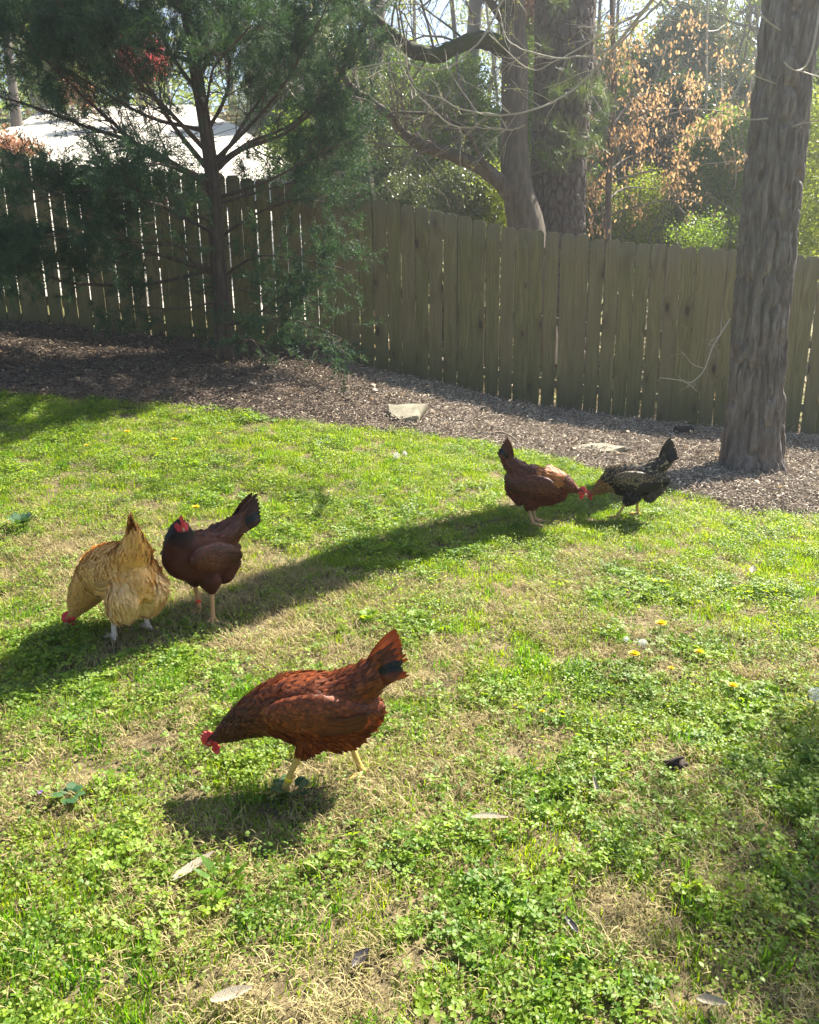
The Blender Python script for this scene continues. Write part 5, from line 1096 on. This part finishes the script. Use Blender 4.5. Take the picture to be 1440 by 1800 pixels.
def std(**k):
    S = dict(seed=1, body=dict(p=[(-.165, 0, .215), (-.12, 0, .215), (-.05, 0, .212), (.02, 0, .215), (.08, 0, .215), (.125, 0, .215)], r=[(.045, .055), (.075, .085), (.092, .108), (.094, .108), (.078, .092), (.058, .07)]),
             cushion=dict(p=[(-.185, 0, .345), (-.15, 0, .315), (-.10, 0, .285), (-.03, 0, .265)], r=[(.026, .034), (.040, .046), (.055, .055), (.062, .05)]),
             thighs=[dict(p=[(-.02, .05, .13), (-.03, .055, .105)], r=[(.045, .05), (.024, .024)]), dict(p=[(-.02, -.05, .13), (-.03, -.055, .105)], r=[(.045, .05), (.024, .024)])],
             fluff=[dict(p=[(-.13, 0, .20), (-.10, 0, .15)], r=[(.06, .055), (.055, .04)])],
             wing=dict(c=(-.015, .073, .235), d=(1, .12, .12), r=(.128, .020, .060)), tail=dict(base=(-.165, 0, .33), d=(-.62, 0, .78), L=.14, lo=-.34, hi=.12), legmat=M_LEGY)
    S.update(k); return S

def hen_spot(px, py): return on_ground(px, py)
# front hen, pecking towards the left
p = hen_spot(556, 1378)
make_hen('hen', 'rust red hen nearest the camera striding left with lowered head and yellow leg band', (p[0], p[1], p[2] + .006), rad(180), std(seed=11,
    neck=dict(p=[(.07, 0, .240), (.12, -.0, .228), (.175, 0, .203), (.225, 0, .172), (.262, 0, .148)], r=[(.074, .088), (.060, .072), (.044, .054), (.030, .038), (.018, .020)]),
    head=dict(p=(.276, 0, .140), d=(.80, .12, -.58)), color=red_color(C3(.22, .052, .012), C3(.085, .020, .008), C3(.15, .038, .014)),
    body=dict(p=[(-.145, 0, .222), (-.115, 0, .220), (-.06, 0, .222), (.01, 0, .230), (.07, 0, .234), (.115, 0, .230)], r=[(.042, .058), (.066, .078), (.084, .096), (.086, .100), (.077, .090), (.062, .074)]),
    cushion=dict(p=[(-.180, 0, .345), (-.15, 0, .318), (-.10, 0, .288), (-.03, 0, .270)], r=[(.026, .036), (.040, .048), (.054, .056), (.062, .05)]),
    thighs=[dict(p=[(.00, .04, .165), (.028, .048, .135)], r=[(.038, .040), (.018, .018)]), dict(p=[(-.07, -.04, .165), (-.085, -.048, .135)], r=[(.038, .040), (.018, .018)])], fluff=[dict(p=[(-.105, 0, .19), (-.08, 0, .172), (-.02, 0, .172), (.03, 0, .18)], r=[(.055, .05), (.068, .050), (.068, .048), (.060, .045)])],
    wing=dict(c=(-.01, .069, .250), d=(1, .12, .10), r=(.130, .020, .058)),
    legs=[dict(hock=(.038, .05, .115), foot=(.082, .05, .0), y=1, band=M_BANDY, f=(1, .1, 0)), dict(hock=(-.090, -.05, .115), foot=(-.128, -.035, 0), y=-1, f=(.7, .7, 0), lift=0)],
    tail=dict(base=(-.165, 0, .335), d=(-.66, 0, .75), L=.125, lo=-.38, hi=.10, w=.036, h=.03), comb=1.1, var=.5, legmat=M_LEGY))
# dark hen looking round at the camera
p = hen_spot(362, 1086)
make_hen('hen', 'very dark brown hen standing beside the buff hen and looking back, red leg band', (p[0], p[1], p[2] + .012), rad(230), std(seed=12, scale=1.0,
    body=dict(p=[(-.14, 0, .235), (-.10, 0, .235), (-.04, 0, .245), (.03, 0, .26), (.08, 0, .275), (.11, 0, .295)], r=[(.042, .055), (.068, .082), (.086, .100), (.088, .102), (.080, .092), (.062, .072)]),
    cushion=dict(p=[(-.20, 0, .345), (-.15, 0, .32), (-.10, 0, .30), (-.03, 0, .285)], r=[(.026, .034), (.042, .048), (.056, .060), (.066, .058)]),
    neck=dict(p=[(.06, 0, .29), (.085, .0, .325), (.088, .005, .36), (.088, .01, .392), (.088, .012, .41)], r=[(.078, .082), (.066, .068), (.052, .052), (.037, .037), (.024, .024)]),
    head=dict(p=(.09, .018, .415), d=(.26, .88, -.45)), color=red_color(C3(.105, .026, .010), C3(.016, .008, .006), C3(.06, .018, .008)), comb=1.7,
    thighs=[dict(p=[(-.0, .05, .16), (.0, .055, .125)], r=[(.044, .05), (.022, .022)]), dict(p=[(-.0, -.05, .16), (-.0, -.055, .13)], r=[(.044, .05), (.022, .022)])],
    legs=[dict(hock=(.0, .055, .12), foot=(.012, .065, 0), y=1, f=(.6, .7, 0)), dict(hock=(.0, -.055, .125), foot=(-.01, -.052, .0), y=-1, f=(1, .3, 0), band=M_BANDR)],
    wing=dict(c=(-.01, .070, .262), d=(1, .12, .22), r=(.122, .020, .056)), tail=dict(base=(-.175, 0, .335), d=(-.84, 0, .54), L=.15, lo=-.22, hi=.1, w=.036, h=.035), var=.6, legmat=M_LEGO))
# buff hen seen from behind
p = hen_spot(228, 1114)
make_hen('hen', 'fluffy golden buff hen seen from behind, pecking left of the dark hen', (p[0], p[1], p[2] + .012), rad(132), std(seed=13, scale=1.12, loose=.85, dens=1.35,
    body=dict(p=[(-.12, 0, .205), (-.09, 0, .21), (-.04, 0, .215), (.03, .01, .215), (.08, .025, .21), (.115, .045, .19)], r=[(.060, .065), (.088, .092), (.100, .108), (.098, .102), (.085, .088), (.066, .072)]),
    cushion=dict(p=[(-.125, 0, .375), (-.115, 0, .335), (-.09, 0, .295), (-.03, 0, .27)], r=[(.022, .026), (.040, .042), (.066, .056), (.075, .05)]),
    neck=dict(p=[(.07, .03, .195), (.11, .06, .17), (.125, .09, .13), (.13, .115, .095), (.13, .13, .07)], r=[(.078, .082), (.064, .07), (.050, .056), (.034, .038), (.020, .020)]),
    head=dict(p=(.132, .142, .058), d=(.30, .62, -.72)), color=buff_color, comb=.8, var=.14,
    thighs=[dict(p=[(-.02, .055, .13), (-.02, .055, .095)], r=[(.056, .055), (.028, .028)]), dict(p=[(-.02, -.055, .13), (-.02, -.055, .095)], r=[(.056, .055), (.028, .028)])],
    fluff=[dict(p=[(-.105, .034, .19), (-.075, .036, .125)], r=[(.066, .062), (.060, .046)]), dict(p=[(-.105, -.034, .19), (-.075, -.036, .125)], r=[(.066, .062), (.060, .046)])],
    legs=[dict(hock=(-.02, .055, .075), foot=(-.03, .065, 0), y=1), dict(hock=(-.02, -.055, .075), foot=(-.03, -.055, 0), y=-1)],
    wing=dict(c=(.02, .084, .215), d=(1, .15, -.05), r=(.115, .026, .060)), tail=dict(base=(-.115, 0, .365), d=(-.15, .06, .98), L=.085, lo=-.28, hi=.22, spread=.004, bw=.003, w=.028, h=.014, cl=.045), legmat=M_LEGP))
# far red hen facing right
p = hen_spot(946, 926)
make_hen('hen', 'chestnut red hen with an orange lit neck, facing the black laced hen near the mulch', (p[0], p[1], p[2] + .02), rad(-24), std(seed=14, scale=.98,
    neck=dict(p=[(.06, 0, .25), (.11, 0, .25), (.155, 0, .238), (.19, 0, .222), (.215, 0, .212)], r=[(.078, .086), (.062, .062), (.044, .044), (.028, .028), (.018, .018)]),
    body=dict(p=[(-.15, 0, .245), (-.11, 0, .235), (-.05, 0, .225), (.02, 0, .215), (.08, 0, .21), (.12, 0, .21)], r=[(.042, .055), (.070, .086), (.090, .108), (.092, .108), (.080, .090), (.056, .064)]),
    head=dict(p=(.232, -.0, .207), d=(.95, -.05, -.30)), color=red_color(C3(.14, .034, .011), C3(.15, .036, .012), C3(.12, .032, .014), C3(.50, .17, .03)), comb=1.15,
    thighs=[dict(p=[(-.02, .045, .14), (-.035, .045, .11)], r=[(.044, .05), (.022, .022)]), dict(p=[(-.03, -.045, .14), (-.045, -.05, .11)], r=[(.044, .05), (.022, .022)])],
    legs=[dict(hock=(-.045, .035, .10), foot=(-.03, .035, 0), y=1), dict(hock=(-.05, -.045, .10), foot=(-.015, -.05, 0), y=-1)],
    tail=dict(base=(-.170, 0, .345), d=(-.42, 0, .90), L=.12, lo=-.22, hi=.14, w=.030, h=.02), legmat=M_LEGO))
# black laced hen facing left
p = hen_spot(1106, 916)
make_hen('hen', 'black hen with gold laced feathers and a grey rump, pecking towards the chestnut hen', (p[0], p[1], p[2] + .02), rad(168), std(seed=15, scale=.97,
    neck=dict(p=[(.06, 0, .225), (.11, 0, .215), (.155, 0, .19), (.195, 0, .158), (.22, 0, .140)], r=[(.076, .084), (.060, .066), (.042, .048), (.030, .032), (.018, .018)]),
    head=dict(p=(.232, 0, .132), d=(.82, .1, -.55)), color=laced_color, comb=.55,
    body=dict(p=[(-.165, 0, .235), (-.12, 0, .232), (-.05, 0, .228), (.02, 0, .228), (.08, 0, .228), (.125, 0, .225)], r=[(.042, .055), (.070, .084), (.088, .100), (.090, .100), (.078, .088), (.058, .068)]),
    legs=[dict(hock=(.025, .05, .10), foot=(.075, .05, 0), y=1), dict(hock=(-.045, -.045, .10), foot=(-.05, -.04, 0), y=-1)],
    thighs=[dict(p=[(.0, .05, .14), (.022, .055, .11)], r=[(.042, .046), (.022, .022)]), dict(p=[(-.03, -.05, .14), (-.042, -.05, .11)], r=[(.042, .046), (.022, .022)])],
    tail=dict(base=(-.165, 0, .345), d=(-.50, 0, .86), L=.13, lo=-.4, hi=.16, w=.032), legmat=M_LEGY))

# ================================================================== SMALL THINGS
M_STONE = NT('flagstone')
def _st():
    m = M_STONE; pos = m.N('TexCoord').outputs['Object']; n = m.noise(pos, 9, 5, .7); m.col(m.ramp(n, [(.3, (.11, .10, .07)), (.5, (.19, .17, .12)), (.7, (.26, .235, .17))])); m.rough(.85); m.spec(.3); m.bump(m.noise(pos, 30, 5, .7), .7, .006)
_st(); M_STONE = M_STONE.m
def slab(outline, th, seed, mat=M_STONE, name='stone'):
    rng = np.random.default_rng(seed); bm = bmesh.new(); pts = np.array(outline, float); P = []
    for i in range(len(pts)):
        a, b = pts[i], pts[(i + 1) % len(pts)]
        for q in range(4): P.append(a + (b - a) * q / 4 + rng.normal(0, .011, 2))
    t = [bm.verts.new((x, y, th + rng.normal(0, .004))) for x, y in P]; b = [bm.verts.new((x * 1.04, y * 1.04, th * .45)) for x, y in P]; g = [bm.verts.new((x * .96, y * .96, -.02)) for x, y in P]
    bm.faces.new(t)
    for u, v in ((t, b), (b, g)):
        for i in range(len(P)): j = (i + 1) % len(P); bm.faces.new((u[i], v[i], v[j], u[j]))
    bmesh.ops.recalc_face_normals(bm, faces=bm.faces); bmesh.ops.bevel(bm, geom=[e for e in bm.edges if all(v in t for v in e.verts)], offset=.005, segments=2, affect='EDGES')
    return from_bm(bm, name, mat)
def put(o, px, py, dz=0., rz=0., tilt=(0, 0)):
    p = on_ground(px, py); o.location = (p[0], p[1], p[2] + dz); o.rotation_euler = (tilt[0], tilt[1], rz); return p
def single(name, me, label, cat, px, py, dz=0., rz=0., tilt=(0, 0), group=None):
    o = obj(name, me); o['label'] = label; o['category'] = cat
    if group: o['group'] = group
    put(o, px, py, dz, rz, tilt); return o
single('flagstone', slab([(-.16, .10), (.17, .13), (.10, -.10), (-.03, -.17), (-.12, -.14)], .055, 1), 'triangular buff flagstone lying on the edge between mulch and lawn', 'stone', 714, 740, .03, 0, (rad(18), rad(3)))
single('flagstone', slab([(-.24, .05), (.05, .12), (.24, .02), (.12, -.08), (-.12, -.09)], .03, 2), 'long flat pale stone half sunk in the sunlit mulch above the hens', 'stone', 1052, 792, .004, 0, (rad(8), 0))
def pebble(r, seed, mat=M_STONE, name='stone'):
    rng = np.random.default_rng(seed); V, Fs = ellipsoid(np.zeros(3), np.array(r), np.eye(3), 18, 12); V = V * (1 + .3 * (fbm(V * 14 + seed, 2, 1) - .5))[:, None]; return MB().add(V, Fs).mesh(name, mat, True)
single('stone', pebble((.095, .06, .035), 3), 'small pale oval stone in the shade of the fence', 'stone', 933, 727, .01, .1)
for i, (px, py, s, l) in enumerate([(1113, 750, .035, 'tiny pale stone in shaded mulch left of the drain pipe'), (1178, 763, .03, 'tan leaf sized stone beside the black drain pipe'), (838, 742, .03, 'small buff stone on the sunlit mulch above the sticks')]):
    single('stone', pebble((s, s * .8, s * .5), 10 + i), l, 'stone', px, py, .01)
# ribbed black drain pipe end
M_PIPE = simple('black_plastic', (.014, .014, .016), .4, .5, 20, .1)
def drain():
    mb = MB(); n = 41; xs = np.linspace(0, .16, n); R = .048 + .005 * np.sign(np.sin(np.arange(n) * math.pi / 2 + .4)); V, Fq = tube(np.stack([xs, xs * 0, xs * 0], 1), R, 20); mb.add(V, Fq); V, Fq = tube(np.stack([xs[::-1], xs * 0, xs * 0], 1), R - .006, 20); mb.add(V, Fq)
    single('drain_pipe', mb.mesh('drain_pipe', M_PIPE, False), 'ribbed black plastic drain pipe end poking out of the shaded mulch', 'pipe', 1188, 762, .028, rad(8))
drain()
# ivy and seedlings at the foot of the fence
M_IVY = leafmat('ivy_leaf', (.018, .055, .02), (.05, .11, .035), 1.6, .25, .35, .55, 6)
IVY = np.array([[0, 0, 0], [-.5, .1, .03], [.5, .1, .03], [-.3, .45, .02], [.3, .45, .02], [0, .95, -.04]]); 
def ivy(label, px, py, w_, h, n, seed, group=None):
    rng = np.random.default_rng(seed); p = on_ground(px, py); t = thing('ivy_plant', label, 'plant', (p[0], p[1], p[2])); mb = MB(); P, Nn, az = [], [], []
    for k in range(9):
        q = [np.zeros(3)]; d = np.array([rng.normal(0, .5), rng.normal(-.1, .3), rng.uniform(.6, 1.2)])
        for s in range(7): d = d + rng.normal(0, .25, 3); q.append(q[-1] + norm(d) * h / 7 * [w_ / h * 1.2, .6, 1]); q[-1][2] = max(q[-1][2], .01)
        V, Fq = tube(np.array(q), np.linspace(.003, .0012, 8), 4); mb.add(V, Fq)
        for s in range(n // 9): i = rng.uniform(.5, 6.99); a = q[int(i)] + (q[int(i) + 1] - q[int(i)]) * (i % 1); P.append(a + rng.normal(0, .018, 3)); Nn.append([rng.normal(0, .4), -.8 + rng.normal(0, .4), .6]); az.append(rng.uniform(0, 6.28))
    mb.build('stems', M_TWIG, t, kind='stuff'); ml = MB(); leafset(ml, np.array(P), np.array(Nn), np.array(az), .042 * rng.uniform(.6, 1.3, len(P)), IVY, OVAL_F); ml.build('leaves', M_IVY, t, kind='stuff')
ivy('dark ivy climbing the fence foot left of the oak trunk', 1222, 742, .28, .30, 130, 1)
ivy('dark ivy seedling against the fence above the chestnut hen', 1026, 712, .16, .24, 60, 2)
ivy('low ivy at the fence foot above the triangular flagstone', 772, 672, .34, .14, 70, 3)
ivy('trailing ivy where the fence meets the cedar branches', 585, 628, .5, .16, 130, 4)
ivy('dark green seedling by the fence at the right edge of the view', 1432, 752, .22, .24, 70, 5)
ivy('small ivy sprig left of the cedar seedling patch at the fence', 505, 612, .3, .14, 70, 6)
# sticks and twigs lying on the mulch
M_STICK = simple('grey_stick', (.26, .20, .15), .85, .2, 30, .35, .3)
def stick(label, pts, r, cat='stick', lift=.012, arch=0.):
    P = np.array([on_ground(*q) for q in pts]); P[:, 2] += lift; Pm = spline(P, 24); Pm[:, 2] += arch * np.sin(np.linspace(0, math.pi, 24)); V, Fq = tube(Pm - P[0], np.linspace(r, r * .4, 24), 7)
    o = obj('stick', MB().add(V, Fq).mesh('stick', M_STICK, True)); o['label'] = label; o['category'] = cat; o.location = tuple(P[0])
stick('curved brown root lying on the sunlit mulch above the chestnut hen', [(858,764),(880,768),(900,776),(918,785)], .012, arch=.03)
stick('thinner root below the curved one on the sunlit mulch', [(850,770),(868,784),(885,780),(905,790)], .007, arch=.02)
stick('long thin pale stick in the shade right of the black hen', [(1150,770),(1185,776),(1222,782)], .006)
stick('bent twig reaching from the shade to the sunlit mulch beside the oak', [(1232,782),(1222,795),(1205,802),(1190,803)], .005, arch=.03)
stick('dark stick lying along the lawn edge below the oak', [(1178,848),(1220,852),(1255,862),(1290,868)], .008)
stick('slim stick on the mulch at the right edge below the oak trunk', [(1362,845),(1390,856),(1425,868)], .007)
stick('pale twig on the mulch in front of the cedar', [(430,655),(455,650),(475,643)], .006, arch=.02)
stick('thin twig lying across the shaded mulch right of the cedar', [(560,618),(590,632),(615,650)], .004)
stick('pale twig on the mulch edge left of the flagstone', [(300,712),(340,716),(385,722)], .006)
# thin bare shoot leaning beside the cedar
o = obj('shoot', MB().add(*tube(spline([(0, 0, 0), (.03, 0, .12), (.08, 0, .25), (.13, .02, .33)], 14), np.linspace(.004, .0015, 14), 5)).mesh('shoot', M_TWIGPALE, True)); o['label'] = 'thin bare arching shoot growing from the mulch right of the cedar'; o['category'] = 'shoot'; put(o, 542, 656)
# ribbed fallen leaves on the lawn
M_PALELEAF = NT('bleached_leaf')
def _pl():
    m = M_PALELEAF; f = m.attr('fuv').outputs['Vector']; s = m.N('SeparateXYZ'); m.L(f, s.inputs[0]); au = m.math('ABSOLUTE', s.outputs[0]); r = m.math('SINE', m.math('MULTIPLY', m.math('SUBTRACT', s.outputs[1], m.math('MULTIPLY', au, .12)), 95.))
    c = m.mix(m.mapr(r, -1, 1, 0, 1), (.34, .28, .20), (.52, .46, .36)); c = m.mix(m.mapr(au, 0, .08, 1, 0), c, (.40, .32, .22)); m.col(c); m.rough(.6); m.translucent(c, .4)
_pl(); M_PALELEAF = M_PALELEAF.m
def big_leaf(L, W, curl, roll, seed, mat=None):
    rng = np.random.default_rng(seed); nu, nv = 9, 25; V, fuv = [], []
    for j in range(nv):
        t = j / (nv - 1); w_ = W * .5 * math.sin(math.pi * min(1, t * 1.0 + .02)) ** .7 * (1 - .25 * t)
        for i in range(nu):
            u = -1 + 2 * i / (nu - 1); V.append((u * w_ * math.cos(roll * abs(u)), (t - .5) * L, .006 + curl * (2 * t - 1) ** 2 * L * .2 + abs(u) * w_ * math.sin(roll) + .0012 * math.sin((t - abs(u) * .12) * 95))); fuv.append((u, t, 0))
    i = np.arange(nv - 1)[:, None] * nu + np.arange(nu - 1)[None]; Fq = np.stack([i, i + 1, i + nu + 1, i + nu], -1).reshape(-1, 4)
    return MB().add(np.array(V), Fq, fuv=np.array(fuv)).mesh('fallen_leaf', mat or M_PALELEAF, True)
single('fallen_leaf', big_leaf(.115, .044, .25, .35, 1), 'pale ribbed pointed leaf lying on bare straw, lower left of the lawn', 'leaf', 344, 1545, .032, rad(-52), (rad(12), rad(-10)))
single('fallen_leaf', big_leaf(.10, .034, .1, .8, 2), 'pale ribbed curled leaf in the middle of the lower lawn', 'leaf', 861, 1470, .042, rad(-82), (rad(-6), rad(-8)))
single('fallen_leaf', big_leaf(.085, .032, .2, .4, 3), 'cream curled leaf on straw near the bottom edge', 'leaf', 412, 1776, .034, rad(-75), (rad(8), rad(8)))
single('fallen_leaf', big_leaf(.06, .035, .4, .5, 4), 'small pale curled leaf on the grass at the right, below the oak', 'leaf', 1322, 1018, .03, rad(-30), (rad(20), 0))
single('fallen_leaf', big_leaf(.07, .02, .2, .5, 5), 'narrow pale leaf standing in the clover on the right', 'leaf', 1046, 1402, .03, rad(10), (rad(40), 0))
single('fallen_leaf', big_leaf(.06, .03, .3, .6, 6), 'tan fallen leaf at the bottom edge right of centre', 'leaf', 1250, 1788, .02, rad(-110), (rad(8), rad(8)))
M_DARKLEAF = simple('dark_leaf', (.05, .042, .045), .45, .5, 60, .3)
single('dark_leaf', big_leaf(.05, .034, .5, .7, 7, M_DARKLEAF), 'small crumpled dark grey leaf on bare soil near the bottom', 'leaf', 636, 1706, .02, rad(-40), (rad(15), rad(10)))
single('dark_leaf', big_leaf(.045, .028, .5, .7, 8, M_DARKLEAF), 'little dark crumpled leaf in the clover low on the right', 'leaf', 1000, 1645, .02, rad(30), (rad(15), rad(10)))
# dark dropping-like twisted bark pieces in the clover
M_BARKBIT = simple('bark_bit', (.05, .035, .028), .8, .2, 60, .4, .5)
def barkbits():
    rng = np.random.default_rng(5); mb = MB()
    for k in range(5):
        a = rng.uniform(0, 6.28); c = rng.normal(0, .012, 3) * [1, 1, 0] + [0, 0, .012 + .006 * k]; d = np.array([math.cos(a), math.sin(a), rng.normal(0, .3)]) * .022; V, Fq = tube(spline([c - d, c + rng.normal(0, .006, 3), c + d], 9), .008 * np.array([.4, .8, 1, 1, 1, 1, .9, .7, .3]), 8); mb.add(V, Fq)
    o = single('bark_clump', mb.mesh('bark_clump', M_BARKBIT, True), 'dark twisted clump of bark half hidden in the clover on the right', 'bark', 1185, 1356, .015)
barkbits()
# dandelions, seed heads, violet
M_DAND = leafmat('dandelion_petal', (.78, .60, .01), (.84, .70, .03), 1.1, .35); M_STEM = simple('green_stem', (.14, .19, .05), .6, .3, 30, .2, 0, .2); M_WHITE = simple('seed_fluff', (.72, .72, .70), .9, .1, 30, .1, 0, .4); M_VIOLET = simple('violet_petal', (.20, .10, .52), .6, .3, 60, .2, 0, .3)
PET = np.array([[-.10, 0, 0], [.10, 0, 0], [.14, .8, .12], [-.14, .8, .12], [0, 1., .10]]); PETF = np.array([[0, 1, 2, 3], [3, 2, 4, 4]])
def flower(kind, label, px, py, h=.03, r=.016, group=None, seed=0):
    rng = np.random.default_rng(seed); p = on_ground(px, py); t = thing(kind, label, 'flower', (p[0], p[1], p[2]), rng.uniform(0, 6), group)
    MB().add(*tube(spline([(0, 0, -.005), (.003, .002, h * .5), (0, 0, h)], 8), np.full(8, .0016), 6)).build('stem', M_STEM, t, True)
    mb = MB(); c = np.array([0, 0, h])
    if kind == 'dandelion_flower':
        for ring, (n, rr, el) in enumerate([(20, 1., .15), (18, .85, .45), (14, .62, .8), (9, .4, 1.15)]):
            a = np.arange(n) / n * 6.283 + ring * .3; Nn = np.stack([-np.cos(a) * math.sin(el), -np.sin(a) * math.sin(el), np.full(n, math.cos(el))], 1); Y = np.stack([np.cos(a) * math.cos(el), np.sin(a) * math.cos(el), np.full(n, math.sin(el))], 1); X = np.cross(Y, Nn)
            q = PETF[:1]; V, Fq = stamp(PET * [2.2 * (1.1 - ring * .1), 1, 1], q, np.tile(c, (n, 1)), X, Y, Nn, np.full(n, r * rr)); mb.add(V, Fq)
        mb.build('petals', M_DAND, t, kind='stuff')
    elif kind == 'dandelion_seed_head':
        q = norm(rng.normal(0, 1, (150, 3)))
        for d in q:
            e = c + d * r; strip(mb, c, e, .0006, rng.normal(0, 1, 3))
            for j in range(4): strip(mb, e, e + norm(d * .4 + rng.normal(0, 1, 3)) * r * .32, .0010, rng.normal(0, 1, 3))
        mb.build('seed_ball', M_WHITE, t, kind='stuff')
    else:
        a = np.array([1.57, .3, 2.8, -.9, -2.2]); n = 5; Nn = norm(np.stack([rng.normal(0, .2, n), rng.normal(-.5, .2, n), np.ones(n)], 1)); az = a
        leafset(mb, np.tile(c, (n, 1)), Nn, az, np.full(n, r), OVAL * [1.2, 1, 1], OVAL_F); mb.build('petals', M_VIOLET, t, kind='stuff')
    return t
G = 'dandelions in the lawn'
for i, (px, py, r, l) in enumerate([(1160, 1122, .020, 'largest yellow dandelion, right of centre above two smaller ones'), (1113, 1174, .018, 'yellow dandelion lower left of the largest one'), (1227, 1170, .015, 'yellow dandelion right of and below the largest one'), (1178, 1198, .010, 'tiny half open dandelion below the largest one'),
        (1286, 1230, .014, 'yellow dandelion low in the grass towards the right edge'), (346, 912, .018, 'yellow dandelion just above the dark hen'), (225, 772, .018, 'yellow dandelion in the far left lawn near the mulch'), (308, 786, .018, 'yellow dandelion right of the far left one'), (154, 798, .014, 'pale yellow dandelion lowest of the three at far left'), (386, 772, .012, 'small dandelion in the bright far lawn'), (952, 1275, .008, 'very small yellow dandelion in the middle of the right lawn')]):
    flower('dandelion_flower', l, px, py, .055, r * 1.35, G, i)
flower('dandelion_seed_head', 'white dandelion seed head at the right edge of the view', 1428, 1262, .085, .019, None, 21)
flower('dandelion_seed_head', 'white seed head lying low between the dandelions', 1129, 1145, .03, .015, None, 22); flower('dandelion_seed_head', 'smaller white seed head left of the low one between dandelions', 1100, 1140, .03, .010, None, 23)
flower('dandelion_seed_head', 'pale seed head in the bright far lawn below the flagstone', 697, 812, .04, .02, None, 24); flower('dandelion_seed_head', 'second pale seed head in the far lawn, right of the first', 712, 808, .04, .014, None, 25)
flower('violet_flower', 'single purple violet at the left edge of the lawn', 76, 1414, .035, .017, None, 26)
def stalk():
    p = on_ground(1064, 1362); t = thing('dandelion_stalk', 'bare yellowish dandelion stalk standing upright in the clover', 'plant', (p[0], p[1], p[2])); MB().add(*tube(spline([(0, 0, 0), (.002, 0, .05), (.001, 0, .10)], 12), np.linspace(.0028, .002, 12), 7)).build('stem', simple('yellow_stem', (.34, .30, .10), .5, .3, 30, .2), t, True)
    V, Fs = ellipsoid(np.array([0, 0, .103]), np.array([.0045, .0045, .006]), np.eye(3), 10, 7); MB().add(V, Fs).build('bud', M_STEM, t, True)
stalk()
# broad leaved weeds
def rosette(label, px, py, n, size, mat, seed, tilt=.5, cat='weed', T=OVAL, up=.02):
    rng = np.random.default_rng(seed); p = on_ground(px, py); t = thing('broadleaf_weed', label, cat, (p[0], p[1], p[2]))
    for k in range(n):
        a = k * 2.4 + rng.normal(0, .2); d = np.array([math.cos(a), math.sin(a), 0]); mb = MB(); V, Fq = tube(np.array([[0, 0, 0], d * size * .4 + [0, 0, up]]), np.array([.0015, .001]), 4); mb.add(V, Fq)
        leafset(mb, np.array([d * size * .4 + [0, 0, up]]), np.array([norm(np.array([-d[0] * tilt, -d[1] * tilt, 1]) + rng.normal(0, .15, 3))]), np.array([a]), np.array([size * rng.uniform(.8, 1.2)]), T, OVAL_F); mb.build('leaf', mat, t)
M_BROAD = leafmat('broad_leaf', (.03, .085, .03), (.06, .12, .045), 1.6, .25, .35, .5, 10)
rosette('violet plant with broad dark leaves beside the purple flower', 125, 1418, 7, .032, M_BROAD, 1, .3, T=OVAL * [1.4, 1, 1.5], up=.03)
rosette('dark broad leaved weed in the shadow under the front hen', 512, 1400, 8, .042, M_BROAD, 2, T=OVAL * [1.3, 1, 1.5])
rosette('bushy little weed in the middle of the lawn between the hens', 648, 1100, 16, .035, M_CLOVER, 3, .9, up=.03)
rosette('leafy weed at the left edge above the buff hen', 40, 935, 12, .06, M_BROAD, 4, .9, up=.04)
rosette('feathery weed low in the lower left corner of the lawn', 395, 1560, 8, .05, M_GRASS2, 5, .8, T=OVAL * [.5, 1.2, 1])
